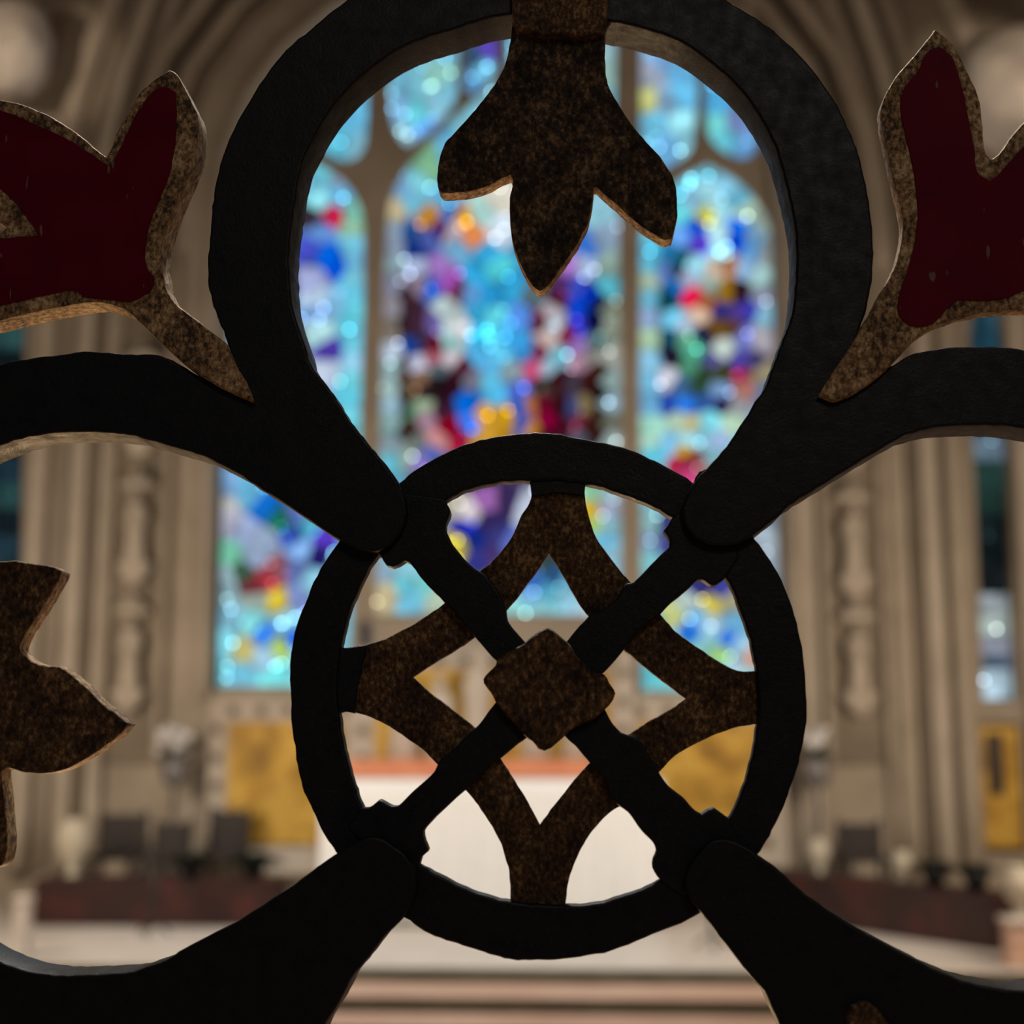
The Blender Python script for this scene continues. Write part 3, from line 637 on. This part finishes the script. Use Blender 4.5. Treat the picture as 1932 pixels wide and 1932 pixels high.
chair(318, 0, 0, 11.12, 'wooden_chair', 'dark wooden chair behind the left bench, second from the altar', 0.3, 0.70)
chair(425, 0, 0, 11.40, 'wooden_chair', 'dark wooden chair behind the left bench, nearest the altar', 0.34, 0.78)
chair(1625, 0, 0, 11.3, 'wooden_chair', 'square dark wooden chair on the right of the altar', 0.36, 0.70)
def leafy(root, cx, cyy, z, r, n, h):
    bm = bmesh.new()
    for k in range(n):
        a = random.uniform(0, 6.28); e = random.uniform(0.1, 1.3); L = r*random.uniform(0.6, 1.1)
        d = Vector((math.cos(a)*math.cos(e), math.sin(a)*math.cos(e)*0.6, math.sin(e)*h)); s = Vector((-math.sin(a), math.cos(a), 0))*L*0.16
        p = Vector((cx, cyy, z))
        v = [bm.verts.new(q) for q in (p, p+d*L*0.5+s, p+d*L+Vector((0, 0, -0.08*L)), p+d*L*0.5-s)]
        bm.faces.new(v)
    return from_bm('foliage', bm, M['leaf'], root)
def bY(px):
    f = (px-1400)/(1878-1400); q0, q1 = PZ(1400, 1726, 0), PZ(1878, 1796, 0)
    return q0.y+(q1.y-q0.y)*f+0.17
def plant(px, Y, z, r, label, h=1.0, pot=True):
    x = P(px, 1600, Y).x; root = empty('potted_plant', (x, Y, z))
    lathe('pot', [(0.06, z), (0.09, z+0.10), (0.10, z+0.12), (0.085, z+0.125)], x, Y, M['blackmetal'], root, 16)
    leafy(root, x, Y, z+0.11, r, 170, h); tag(root, label, 'plant'); return root
bYl = PZ(60, 1747, 0).y+0.18
plant(360, bYl, bz, 0.26, 'low dark leafy plant on the left bench between two chairs', 0.4)
plant(480, bYl, bz, 0.30, 'small dark leafy plant on the left bench nearest the altar', 0.35)
plant(1760, bY(1760), 0.36, 0.21, 'low dark leafy plant on the right bench beside the chair', 0.4)
plant(1838, bY(1838), 0.36, 0.19, 'dark leafy plant at the right end of the right bench', 0.5)
def flower_stand(px, Y, ztop, zfoot, label, mat_v, spread, tall=True):
    x = P(px, 1450, Y).x; root = empty('flower_arrangement', (x, Y, zfoot))
    lathe('stand', [(0.12, zfoot), (0.12, zfoot+0.02), (0.02, zfoot+0.06), (0.018, ztop-0.38), (0.10, ztop-0.33), (0.12, ztop-0.20), (0.09, ztop-0.16), (0.11, ztop-0.14)], x, Y, mat_v, root, 18)
    leafy(root, x, Y, ztop-0.15, spread, 60, 1.0)
    for k in range(14):
        a = random.uniform(0, 6.28); rr = spread*math.sqrt(random.random())*0.75; z = ztop-0.1+random.uniform(0, 0.22)
        bm = bmesh.new(); bmesh.ops.create_icosphere(bm, subdivisions=2, radius=random.uniform(0.035, 0.055), matrix=Matrix.Translation((x+rr*math.cos(a), Y+rr*math.sin(a)*0.6, z)))
        for v in bm.verts: v.co += noise.noise_vector(v.co*40)*0.012
        from_bm('bloom', bm, M['bloom'], root, True)
    tag(root, label, 'flowers'); return root
flower_stand(330, 11.58, P(330, 1400, 11.58).z, 0.0, 'grey white flower arrangement on a tall stand left of the gold panel', M['pewter'], 0.2)
flower_stand(1540, 11.55, P(1552, 1400, 11.55).z, 0.0, 'white flower arrangement on a tall stand right of the altar', M['pewter'], 0.2)
def urn(name, px, Y, z, k, label, mat):
    x = P(px, 1600, Y).x
    o = lathe(name, [(0.07*k, z), (0.075*k, z+0.02*k), (0.035*k, z+0.06*k), (0.12*k, z+0.17*k), (0.16*k, z+0.30*k), (0.14*k, z+0.40*k), (0.10*k, z+0.45*k), (0.12*k, z+0.48*k), (0.10*k, z+0.475*k)], x, Y, mat, None, 24)
    tag(o, label, 'vase'); return o
urn('ceramic_vase', 140, bYl, bz, 0.9, 'large cream vase on the left bench beside the dark chairs', M['cream'])
urn('ceramic_vase', 1545, bY(1545), 0.36, 0.55, 'small cream vase on the right bench nearest the altar', M['cream'])
urn('ceramic_vase', 1700, bY(1700), 0.36, 0.45, 'small cream vase on the right bench between chair and plant', M['cream'])
# marble posts at the ends of the steps
def post(px, Y, ztop, hw_, label, mt='marble_pink'):
    x = P(px, 1700, Y).x; root = empty('marble_post', (x, Y, 0.0))
    box('shaft', x-hw_, x+hw_, Y-hw_, Y+hw_, 0.0, ztop, M[mt], root, 0.012)
    box('base', x-hw_*1.3, x+hw_*1.3, Y-hw_*1.3, Y+hw_*1.3, 0.0, 0.06, M[mt], root, 0.01)
    box('cap', x-hw_*1.25, x+hw_*1.25, Y-hw_*1.25, Y+hw_*1.25, ztop, ztop+0.04, M['marble_white'], root, 0.012)
    tag(root, label, 'post'); return x
yP = stepY[0]+0.25
xq = post(1918, yP, P(1918, 1732, yP).z-0.03, 0.08, 'pink marble post with white cap at the right end of the steps')
urn('ceramic_vase', 1918, yP, P(1918, 1732, yP).z+0.01, 0.62, 'round cream vase on the pink marble post at the far right', M['cream'])
post(45, yP, P(45, 1690, yP).z-0.04, 0.045, 'pale marble post at the left end of the steps', 'marble_white')
# iron candle stands
def candle_stand(px, pyf, ptop, label, candle=False):
    f = PZ(px, pyf, 0); root = empty('candle_stand', (f.x, f.y, 0)); zt_ = P(px, ptop, f.y).z
    tube('pole', [(f.x, f.y, 0.05), (f.x, f.y, zt_)], 0.014, M['blackmetal'], root, 10)
    for k in range(3):
        a = k*2.094+0.5; tube('foot', [(f.x, f.y, 0.10), (f.x+0.07*math.cos(a), f.y+0.07*math.sin(a), 0.06), (f.x+0.13*math.cos(a), f.y+0.13*math.sin(a), 0.008)], 0.009, M['blackmetal'], root, 8)
    lathe('drip_pan', [(0.01, zt_-0.01), (0.06, zt_+0.01), (0.065, zt_+0.025), (0.03, zt_+0.02)], f.x, f.y, M['blackmetal'], root, 16)
    if candle: lathe('candle', [(0.024, zt_+0.015), (0.024, zt_+0.20), (0.006, zt_+0.205)], f.x, f.y, M['wax'], root, 14)
    tag(root, label, 'candle stand')
candle_stand(286, 1766, 1620, 'thin black candle stand before the left marble bench')
candle_stand(1345, 1790, 1690, 'thin black candle stand at the right edge of the white platform')
# framed gold panel below the right lancet
fp = empty('framed_icon', P(1880, 1600, YE-0.1)); tag(fp, 'narrow gold panel with a dark figure on the back wall at the far right', 'picture')
rect_px('frame', 1836, 1926, 1364, 1606, YE-0.08, 0.07, M['wood_dark'], fp, 0.01)
rect_px('gold_ground', 1842, 1920, 1370, 1600, YE-0.095, 0.02, M['gold_panel'], fp, 0.004)
rect_px('dark_figure', 1868, 1889, 1384, 1500, YE-0.11, 0.02, M['wood_dark'], fp, 0.008)
# carved corbel heads high on either side
def corbel(px, py, Y, r, label):
    c = P(px, py, Y); root = empty('foliate_corbel', (c.x, Y, c.z-r))
    bm = bmesh.new(); bmesh.ops.create_icosphere(bm, subdivisions=4, radius=r, matrix=Matrix.Translation(c))
    for v in bm.verts:
        d = (v.co-c); n = noise.fractal(d*(3.2/r*0.5), 1.0, 2.0, 3); v.co = c+Vector((d.x, d.y*0.8, d.z*1.1))*(1+0.16*n)
    from_bm('carved_block', bm, M['marble_white'], root, True)
    box('shaft', c.x-r*0.35, c.x+r*0.35, Y, YE, c.z+r*0.3, c.z+r*0.9, M['stone'], root, 0.02)
    tag(root, label, 'carving')
corbel(20, 90, 11.3, 0.40, 'pale carved stone corbel high in the upper left corner')
corbel(1925, 175, 11.3, 0.50, 'pale carved stone corbel high in the upper right corner')

# ---------------------------------------------------------------- the gate in front of the lens
Y0 = 0.600
gate = empty('ornamental_gate', (0.0, Y0+0.012, ZN))
tag(gate, 'black wrought iron gate with gilded leaves and red enamel tulips', 'gate')
outer = [(477,757),(445,700),(427,642),(409,596),(394,547),(391,500),(394,464),(399,400),(407,341),(431,262),(480,172),(530,103),(586,53),(640,10),(720,-45),(820,-90),(930,-120),(1020,-127),(1110,-120),(1220,-90),(1310,-42),(1375,2),(1418,28),(1458,55),(1521,116),(1577,192),(1605,250),(1623,298),(1640,381),(1648,464),(1645,530),(1633,590),(1615,640),(1597,675),(1573,712),(1550,742),
 (1610,718),(1650,702),(1686,688),(1719,669),(1756,659),(1805,654),(1872,654),(1932,659),(2040,690),(2200,760),(2350,880),(2460,1050),(2500,1200),(2510,1320),(2490,1480),(2420,1640),(2330,1760),(2200,1870),(2060,1940),(1932,1975),(1830,1985),(1740,1970),(1690,1955),
 (1655,1990),(1650,2060),(1665,2146),(1640,2300),(1560,2480),(1420,2640),(1230,2750),(1033,2780),(830,2750),(640,2640),(500,2480),(420,2300),(400,2146),(410,2050),(425,1990),
 (380,1995),(300,2000),(200,1995),(60,1970),(-100,1900),(-250,1790),(-370,1640),(-440,1450),(-455,1313),(-440,1170),(-390,1020),(-290,870),(-150,755),(0,687),(50,676),(132,666),(166,661),(232,667),(298,669),(331,683),(374,709),(430,738)]
inner = [(1035,22),(925,33),(852,56),(782,78),(706,123),(640,185),(600,245),(570,308),(556,380),(547,450),(545,497),(550,570),(568,630),(586,685),(606,714),(628,742),(647,775),(674,810),(701,845),(724,871),(750,910),(765,945),(768,969),(760,995),(737,1026),(708,1040),(675,1037),(641,1018),(629,1012),(563,967),(497,924),(431,883),(378,858),(331,845),(265,825),(212,817),(132,815),(66,822),(0,840),(-80,880),(-180,960),(-250,1080),(-290,1200),(-300,1313),(-285,1440),(-235,1570),(-150,1690),(-60,1780),(0,1814),(52,1832),(116,1840),(181,1838),(246,1834),(275,1824),(311,1812),(336,1796),(388,1768),(440,1743),(500,1704),(552,1670),(598,1636),(635,1611),(666,1592),(694,1579),(715,1580),(746,1598),(769,1618),(783,1644),(787,1665),(782,1692),(772,1714),(757,1735),(726,1768),(695,1807),(664,1846),(640,1893),(614,1932),(590,2000),(572,2080),(568,2160),(590,2300),(670,2450),(790,2560),(920,2610),(1033,2620),(1150,2610),(1280,2560),(1400,2450),(1480,2300),(1500,2160),(1497,2060),(1487,1980),(1470,1932),(1442,1872),(1402,1825),(1347,1753),(1320,1719),(1300,1693),(1292,1660),(1303,1631),(1318,1608),(1342,1587),(1367,1582),(1399,1592),(1432,1614),(1466,1639),(1510,1678),(1574,1724),(1639,1763),(1730,1812),(1794,1842),(1846,1858),(1932,1868),(2020,1850),(2130,1790),(2230,1690),(2310,1550),(2350,1400),(2355,1300),(2330,1150),(2260,1010),(2150,900),(2040,835),(1932,808),(1860,802),(1800,804),(1740,811),(1700,826),(1656,851),(1590,891),(1540,922),(1491,954),(1457,984),(1421,1010),(1390,1026),(1350,1030),(1318,1018),(1293,990),(1288,958),(1299,927),(1315,903),(1337,881),(1378,832),(1420,765),(1444,729),(1461,683),(1481,630),(1493,593),(1501,530),(1502,454),(1494,397),(1480,335),(1462,275),(1430,215),(1391,162),(1335,113),(1280,76),(1203,50),(1147,38)]
q = plate('quatrefoil_bar', [outer, inner], Y0, 0.024, 0.0012, M['iron'], gate, wob=2.2)
q['label'] = 'heavy black four-lobed bar'
ring_o = [(1046,817),(1102,828),(1159,839),(1210,856),(1251,877),(1307,908),(1360,948),(1400,985),(1432,1026),(1468,1080),(1495,1145),(1514,1222),(1521,1300),(1522,1362),(1510,1427),(1491,1491),(1473,1535),(1447,1587),(1415,1630),(1370,1680),(1318,1725),(1233,1763),(1155,1794),(1078,1808),(1000,1812),(961,1810),(914,1797),(862,1781),(810,1763),(763,1732),(710,1690),(665,1645),(634,1608),(609,1572),(590,1530),(570,1484),(559,1432),(550,1370),(547,1300),(546,1256),(555,1196),(574,1139),(605,1072),(641,1018),(690,965),(745,918),(788,883),(833,858),(879,837),(924,825),(985,817)]
ring_i = [(1003,907),(960,908),(928,912),(876,926),(838,946),(790,975),(745,1015),(706,1055),(682,1098),(662,1147),(647,1200),(638,1260),(637,1320),(641,1365),(650,1415),(662,1460),(678,1510),(700,1550),(740,1595),(788,1630),(838,1656),(889,1681),(944,1697),(1000,1705),(1060,1708),(1118,1706),(1169,1693),(1221,1674),(1262,1652),(1310,1615),(1350,1575),(1384,1530),(1402,1486),(1418,1429),(1428,1378),(1431,1320),(1427,1265),(1418,1217),(1402,1165),(1379,1106),(1350,1066),(1312,1018),(1275,982),(1235,957),(1195,940),(1154,925),(1115,914),(1060,906)]
YR = Y0+0.006
plate('ring', [ring_o, ring_i], YR, 0.009, 0.0012, M['iron'], gate, wob=2.2)['label'] = 'flat black ring behind the four bar ends'
star_o = [(1004,890),(1003,930),(998,950),(985,971),(964,1015),(928,1059),(905,1078),(870,1108),(825,1148),(773,1181),(731,1203),(695,1215),(651,1222),(620,1226),(620,1343),(654,1343),(693,1351),(734,1371),(773,1397),(804,1420),(822,1440),(850,1465),(882,1495),(907,1527),(941,1583),(958,1636),(963,1673),(962,1722),(1066,1722),(1071,1670),(1079,1642),(1097,1600),(1118,1567),(1151,1533),(1175,1518),(1210,1490),(1244,1457),(1268,1431),(1299,1411),(1351,1385),(1397,1371),(1423,1367),(1442,1364),(1442,1268),(1422,1266),(1397,1266),(1376,1259),(1314,1220),(1273,1189),(1247,1160),(1215,1120),(1182,1090),(1162,1065),(1125,1013),(1109,964),(1103,930),(1101,890)]
star_i = [(1035,1043),(1053,1070),(1092,1137),(1110,1162),(1150,1203),(1190,1236),(1239,1277),(1294,1318),(1268,1336),(1221,1363),(1185,1386),(1150,1408),(1110,1442),(1085,1470),(1052,1512),(1018,1556),(990,1504),(967,1467),(944,1431),(897,1374),(851,1337),(814,1309),(778,1277),(812,1255),(851,1232),(890,1206),(951,1156),(1006,1086)]
plate('gilded_lattice', [star_o, star_i], Y0+0.0095, 0.005, 0.0008, M['gild_dark'], gate, wob=1.6)['label'] = 'dark gilded four-pointed lattice inside the ring'
NW = [(849,966),(841,987),(840,1000),(861,1036),(895,1072),(910,1081),(936,1108),(953,1145),(957,1170),(980,1199),(1012,1235),(975,1275),(937,1247),(901,1208),(878,1181),(860,1157),(834,1132),(799,1096),(773,1062),(763,1058),(750,1066),(739,1070),(729,1066),(719,1050),(690,1030),(700,990),(760,930),(838,940)]
NE = [(1269,975),(1260,992),(1253,1001),(1264,1020),(1264,1031),(1247,1046),(1195,1098),(1181,1101),(1164,1127),(1141,1147),(1110,1164),(1071,1207),(1050,1230),(1100,1290),(1138,1269),(1175,1228),(1185,1215),(1206,1188),(1244,1160),(1263,1139),(1288,1119),(1317,1093),(1325,1093),(1343,1105),(1351,1103),(1368,1090),(1395,1050),(1345,930),(1333,884),(1320,889),(1312,900),(1300,950)]
SE = [(1373,1542),(1362,1534),(1348,1524),(1336,1528),(1325,1536),(1312,1529),(1286,1502),(1260,1481),(1247,1463),(1237,1445),(1208,1398),(1198,1389),(1185,1386),(1172,1382),(1154,1362),(1141,1339),(1120,1310),(1040,1365),(1069,1393),(1084,1406),(1110,1436),(1118,1447),(1138,1466),(1149,1497),(1164,1517),(1185,1533),(1208,1564),(1232,1590),(1239,1605),(1233,1621),(1232,1639),(1246,1660),(1290,1690),(1400,1600)]
SW = [(877,1491),(858,1507),(812,1551),(798,1569),(801,1587),(807,1603),(805,1608),(794,1618),(790,1634),(750,1655),(655,1560),(683,1524),(695,1524),(716,1508),(739,1521),(750,1521),(773,1499),(820,1455),(827,1438),(863,1406),(887,1380),(902,1369),(935,1326),(970,1300),(1035,1360),(990,1394),(967,1411),(946,1429),(928,1442),(905,1466)]
for nm, pg in (('upper left', NW), ('upper right', NE), ('lower right', SE), ('lower left', SW)):
    o = plate('cross_arm', [pg], Y0+0.0045, 0.0095, 0.001, M['iron'], gate, wob=1.2)
plate('ring_tab', [[(628,1215),(650,1222),(692,1217),(682,1260),(674,1300),(668,1346),(650,1343),(628,1350)]], Y0+0.0075, 0.005, 0.0006, M['iron'], gate)
plate('ring_tab', [[(998,895),(1106,895),(1102,936),(1050,930),(1003,938)]], Y0+0.0075, 0.005, 0.0006, M['iron'], gate)
boss = [(1033,1183),(1018,1190),(1000,1203),(985,1216),(960,1228),(938,1242),(935,1254),(911,1281),(912,1288),(925,1306),(935,1324),(950,1345),(972,1366),(989,1388),(1005,1400),(1015,1413),(1026,1417),(1039,1412),(1060,1392),(1085,1372),(1121,1356),(1139,1341),(1158,1319),(1161,1309),(1150,1288),(1139,1272),(1118,1266),(1100,1250),(1085,1232),(1069,1210),(1046,1191)]
b = plate('centre_boss', [boss], Y0-0.001, 0.013, 0.0018, M['gild_dark'], gate, wob=1.4); b['label'] = 'dark gilded boss at the crossing'

leafT = [(972,-60),(970,0),(966,43),(961,83),(955,112),(938,148),(905,194),(865,240),(839,268),(829,298),(824,335),(827,356),(833,363),(860,363),(892,359),(922,349),(946,336),(962,330),(968,340),(962,371),(963,427),(970,467),(986,507),(1006,540),(1018,549),(1030,543),(1055,510),(1080,474),(1104,432),(1113,405),(1118,378),(1120,352),(1126,352),(1140,366),(1170,391),(1200,419),(1230,440),(1256,453),(1268,450),(1277,414),(1278,381),(1274,344),(1256,308),(1226,272),(1196,238),(1170,199),(1147,156),(1142,116),(1142,76),(1145,40),(1147,0),(1148,-60)]
YL = Y0-0.001
lt = plate('trefoil_leaf', [leafT], YL, 0.011, 0.0016, M['gild_black'], gate, rim=M['gild_lit_rim'], wob=1.6)
lt['label'] = 'dark gilded three-lobed leaf hanging from the top bar'
plate('leaf_clasp', [[(965,-120),(1149,-120),(1147,0),(1145,40),(1140,58),(1100,66),(1010,62),(972,54),(966,20)]], Y0-0.006, 0.012, 0.002, M['gild_dark'], gate, wob=1.2)['label'] = 'lighter gilded clasp over the top bar'
leafL = [(16,1057),(52,1061),(85,1065),(104,1070),(116,1078),(112,1092),(104,1105),(85,1137),(65,1168),(45,1200),(36,1222),(44,1236),(66,1250),(88,1255),(116,1259),(137,1274),(166,1300),(192,1326),(220,1346),(243,1366),(223,1388),(181,1419),(145,1441),(111,1456),(78,1460),(39,1456),(13,1448),(2,1456),(8,1520),(12,1567),(12,1605),(4,1630),(-15,1640),(-60,1600),(-120,1530),(-190,1440),(-260,1395),(-420,1388),(-420,1228),(-260,1222),(-180,1170),(-110,1100),(-50,1068)]
ll_ = plate('trefoil_leaf', [leafL], YL, 0.012, 0.0016, M['gild_dark'], gate, rim=M['gild_lit_rim'], wob=1.6)
ll_['label'] = 'brown gilded three-lobed leaf pointing right in the left lobe'

def mir_l(p): return (p[1]-280, p[0]+280)
fl = [(477,757),(462,718),(444,689),(427,648),(397,624),(364,597),(331,571),(313,545),(307,517),(303,480),(308,447),(325,397),(340,358),(354,328),(367,291),(373,255),(372,219),(360,187),(344,158),(328,133),(320,130),(291,148),(264,172),(240,212),(221,245),(210,275),(199,294),(188,286),(164,265),(130,240),(83,212),(33,193),(0,187),(-90,180),(-190,200),(-230,225),(-200,290),(-120,340),(-60,375),(-20,404),(12,424),(6,432),(-40,440),(-100,470),(-150,520),(-175,580),(-165,615),(-120,628),(-60,618),(0,604),(66,588),(132,575),(185,570),(232,582),(248,592),(298,641),(348,686),(414,729)]
FY = Y0-0.004
f1 = plate('tulip_flower', [fl], FY, 0.017, 0.0016, M['gild'], gate, rim=M['gild_lit_rim'], wob=1.6)
f1['label'] = 'gilded tulip at upper left'
redL = [(209,315),(235,262),(255,218),(278,183),(300,165),(312,163),(330,172),(333,210),(332,250),(328,285),(318,330),(303,370),(290,400),(279,435),(274,470),(276,505),(290,525),(286,545),(272,556),(245,568),(205,565),(160,560),(146,549),(132,547),(66,560),(0,576),(-60,588),(-120,595),(-140,585),(-120,530),(-70,480),(-10,452),(72,444),(45,402),(17,370),(-30,335),(-110,290),(-180,235),(-150,208),(-80,200),(0,208),(66,234),(130,264),(180,296)]
plate('enamel_panel', [redL], FY-0.0008, 0.002, 0.0003, M['red'], f1, wob=1.6)['label'] = 'deep red enamel'
fr_ = [(1545,745),(1573,700),(1603,656),(1627,613),(1643,586),(1666,543),(1686,507),(1697,474),(1704,431),(1700,397),(1691,358),(1681,315),(1671,265),(1663,225),(1667,187),(1691,143),(1737,90),(1764,54),(1772,58),(1799,84),(1825,132),(1848,185),(1855,232),(1858,275),(1862,292),(1872,298),(1885,289),(1908,257),(1932,230),(1990,190),(2080,170),(2140,180),(2150,240),(2110,310),(2060,370),(2020,420),(2040,440),(2120,460),(2200,500),(2250,540),(2200,590),(2120,620),(2040,610),(1985,596),(1932,584),(1872,588),(1822,595),(1789,605),(1756,619),(1723,643),(1686,684),(1655,712),(1610,742),(1575,755)]
f2 = plate('tulip_flower', [fr_], FY, 0.010, 0.0016, M['gild'], gate, rim=M['gild_lit_rim'], wob=1.6)
f2['label'] = 'gilded tulip at upper right'
redR = [(1769,89),(1789,98),(1802,119),(1819,179),(1829,232),(1839,282),(1845,325),(1868,341),(1882,331),(1905,305),(1932,275),(1990,230),(2060,205),(2110,210),(2100,260),(2060,320),(2000,390),(1990,430),(2030,465),(2110,490),(2190,530),(2140,570),(2060,580),(1985,560),(1932,548),(1905,560),(1855,567),(1809,566),(1789,580),(1769,603),(1739,616),(1716,613),(1696,592),(1695,563),(1716,497),(1731,424),(1729,358),(1719,298),(1705,240),(1699,195),(1709,162),(1733,132),(1749,99)]
plate('enamel_panel', [redR], FY-0.0008, 0.002, 0.0003, M['red'], f2, wob=1.2)['label'] = 'deep red enamel with small chips'
fb = [(1634,1890),(1660,1908),(1690,1950),(1740,2010),(1800,2080),(1830,2170),(1800,2300),(1740,2390),(1700,2300),(1690,2180),(1670,2060),(1630,2000),(1600,1930),(1606,1898)]
plate('tulip_stem', [fb], FY, 0.010, 0.0016, M['gild_dark'], gate, wob=1.6)['label'] = 'gilded stem tip at the bottom right edge'
# plain upright frame that carries the quatrefoil
ax = P(-455, 1313, Y0).x; bx = P(2510, 1313, Y0).x; tz = P(1020, -127, Y0).z; bz_ = P(1033, 2780, Y0).z
for xx in (ax-0.03, bx): box('stile', xx-0.003, xx+0.033, Y0-0.004, Y0+0.028, ZN, 2.3, M['iron'], gate, 0.002)
for zz in (tz-0.003, bz_-0.03, ZN+0.06): box('rail', ax-0.001, bx+0.001, Y0, Y0+0.024, zz, zz+0.033, M['iron'], gate, 0.002)
# repeats of one kind belong together
GROUPS = {'carved_statue': 'robed figures in the two niche strips', 'reredos_figure': 'small figures before the gold panel', 'wooden_chair': 'dark wooden chairs by the back wall',
          'ceramic_vase': 'cream ceramic vases', 'potted_plant': 'leafy plants on the marble benches', 'marble_bench': 'dark red marble benches', 'marble_post': 'marble posts at the ends of the steps',
          'candle_stand': 'thin black candle stands', 'flower_arrangement': 'flower arrangements on tall stands', 'foliate_corbel': 'carved stone corbels', 'niche_strip': 'recessed niche strips beside the window'}
for o in list(COL.objects):
    k = o.name.split('.')[0]
    if o.parent is None and k in GROUPS: o['group'] = GROUPS[k]
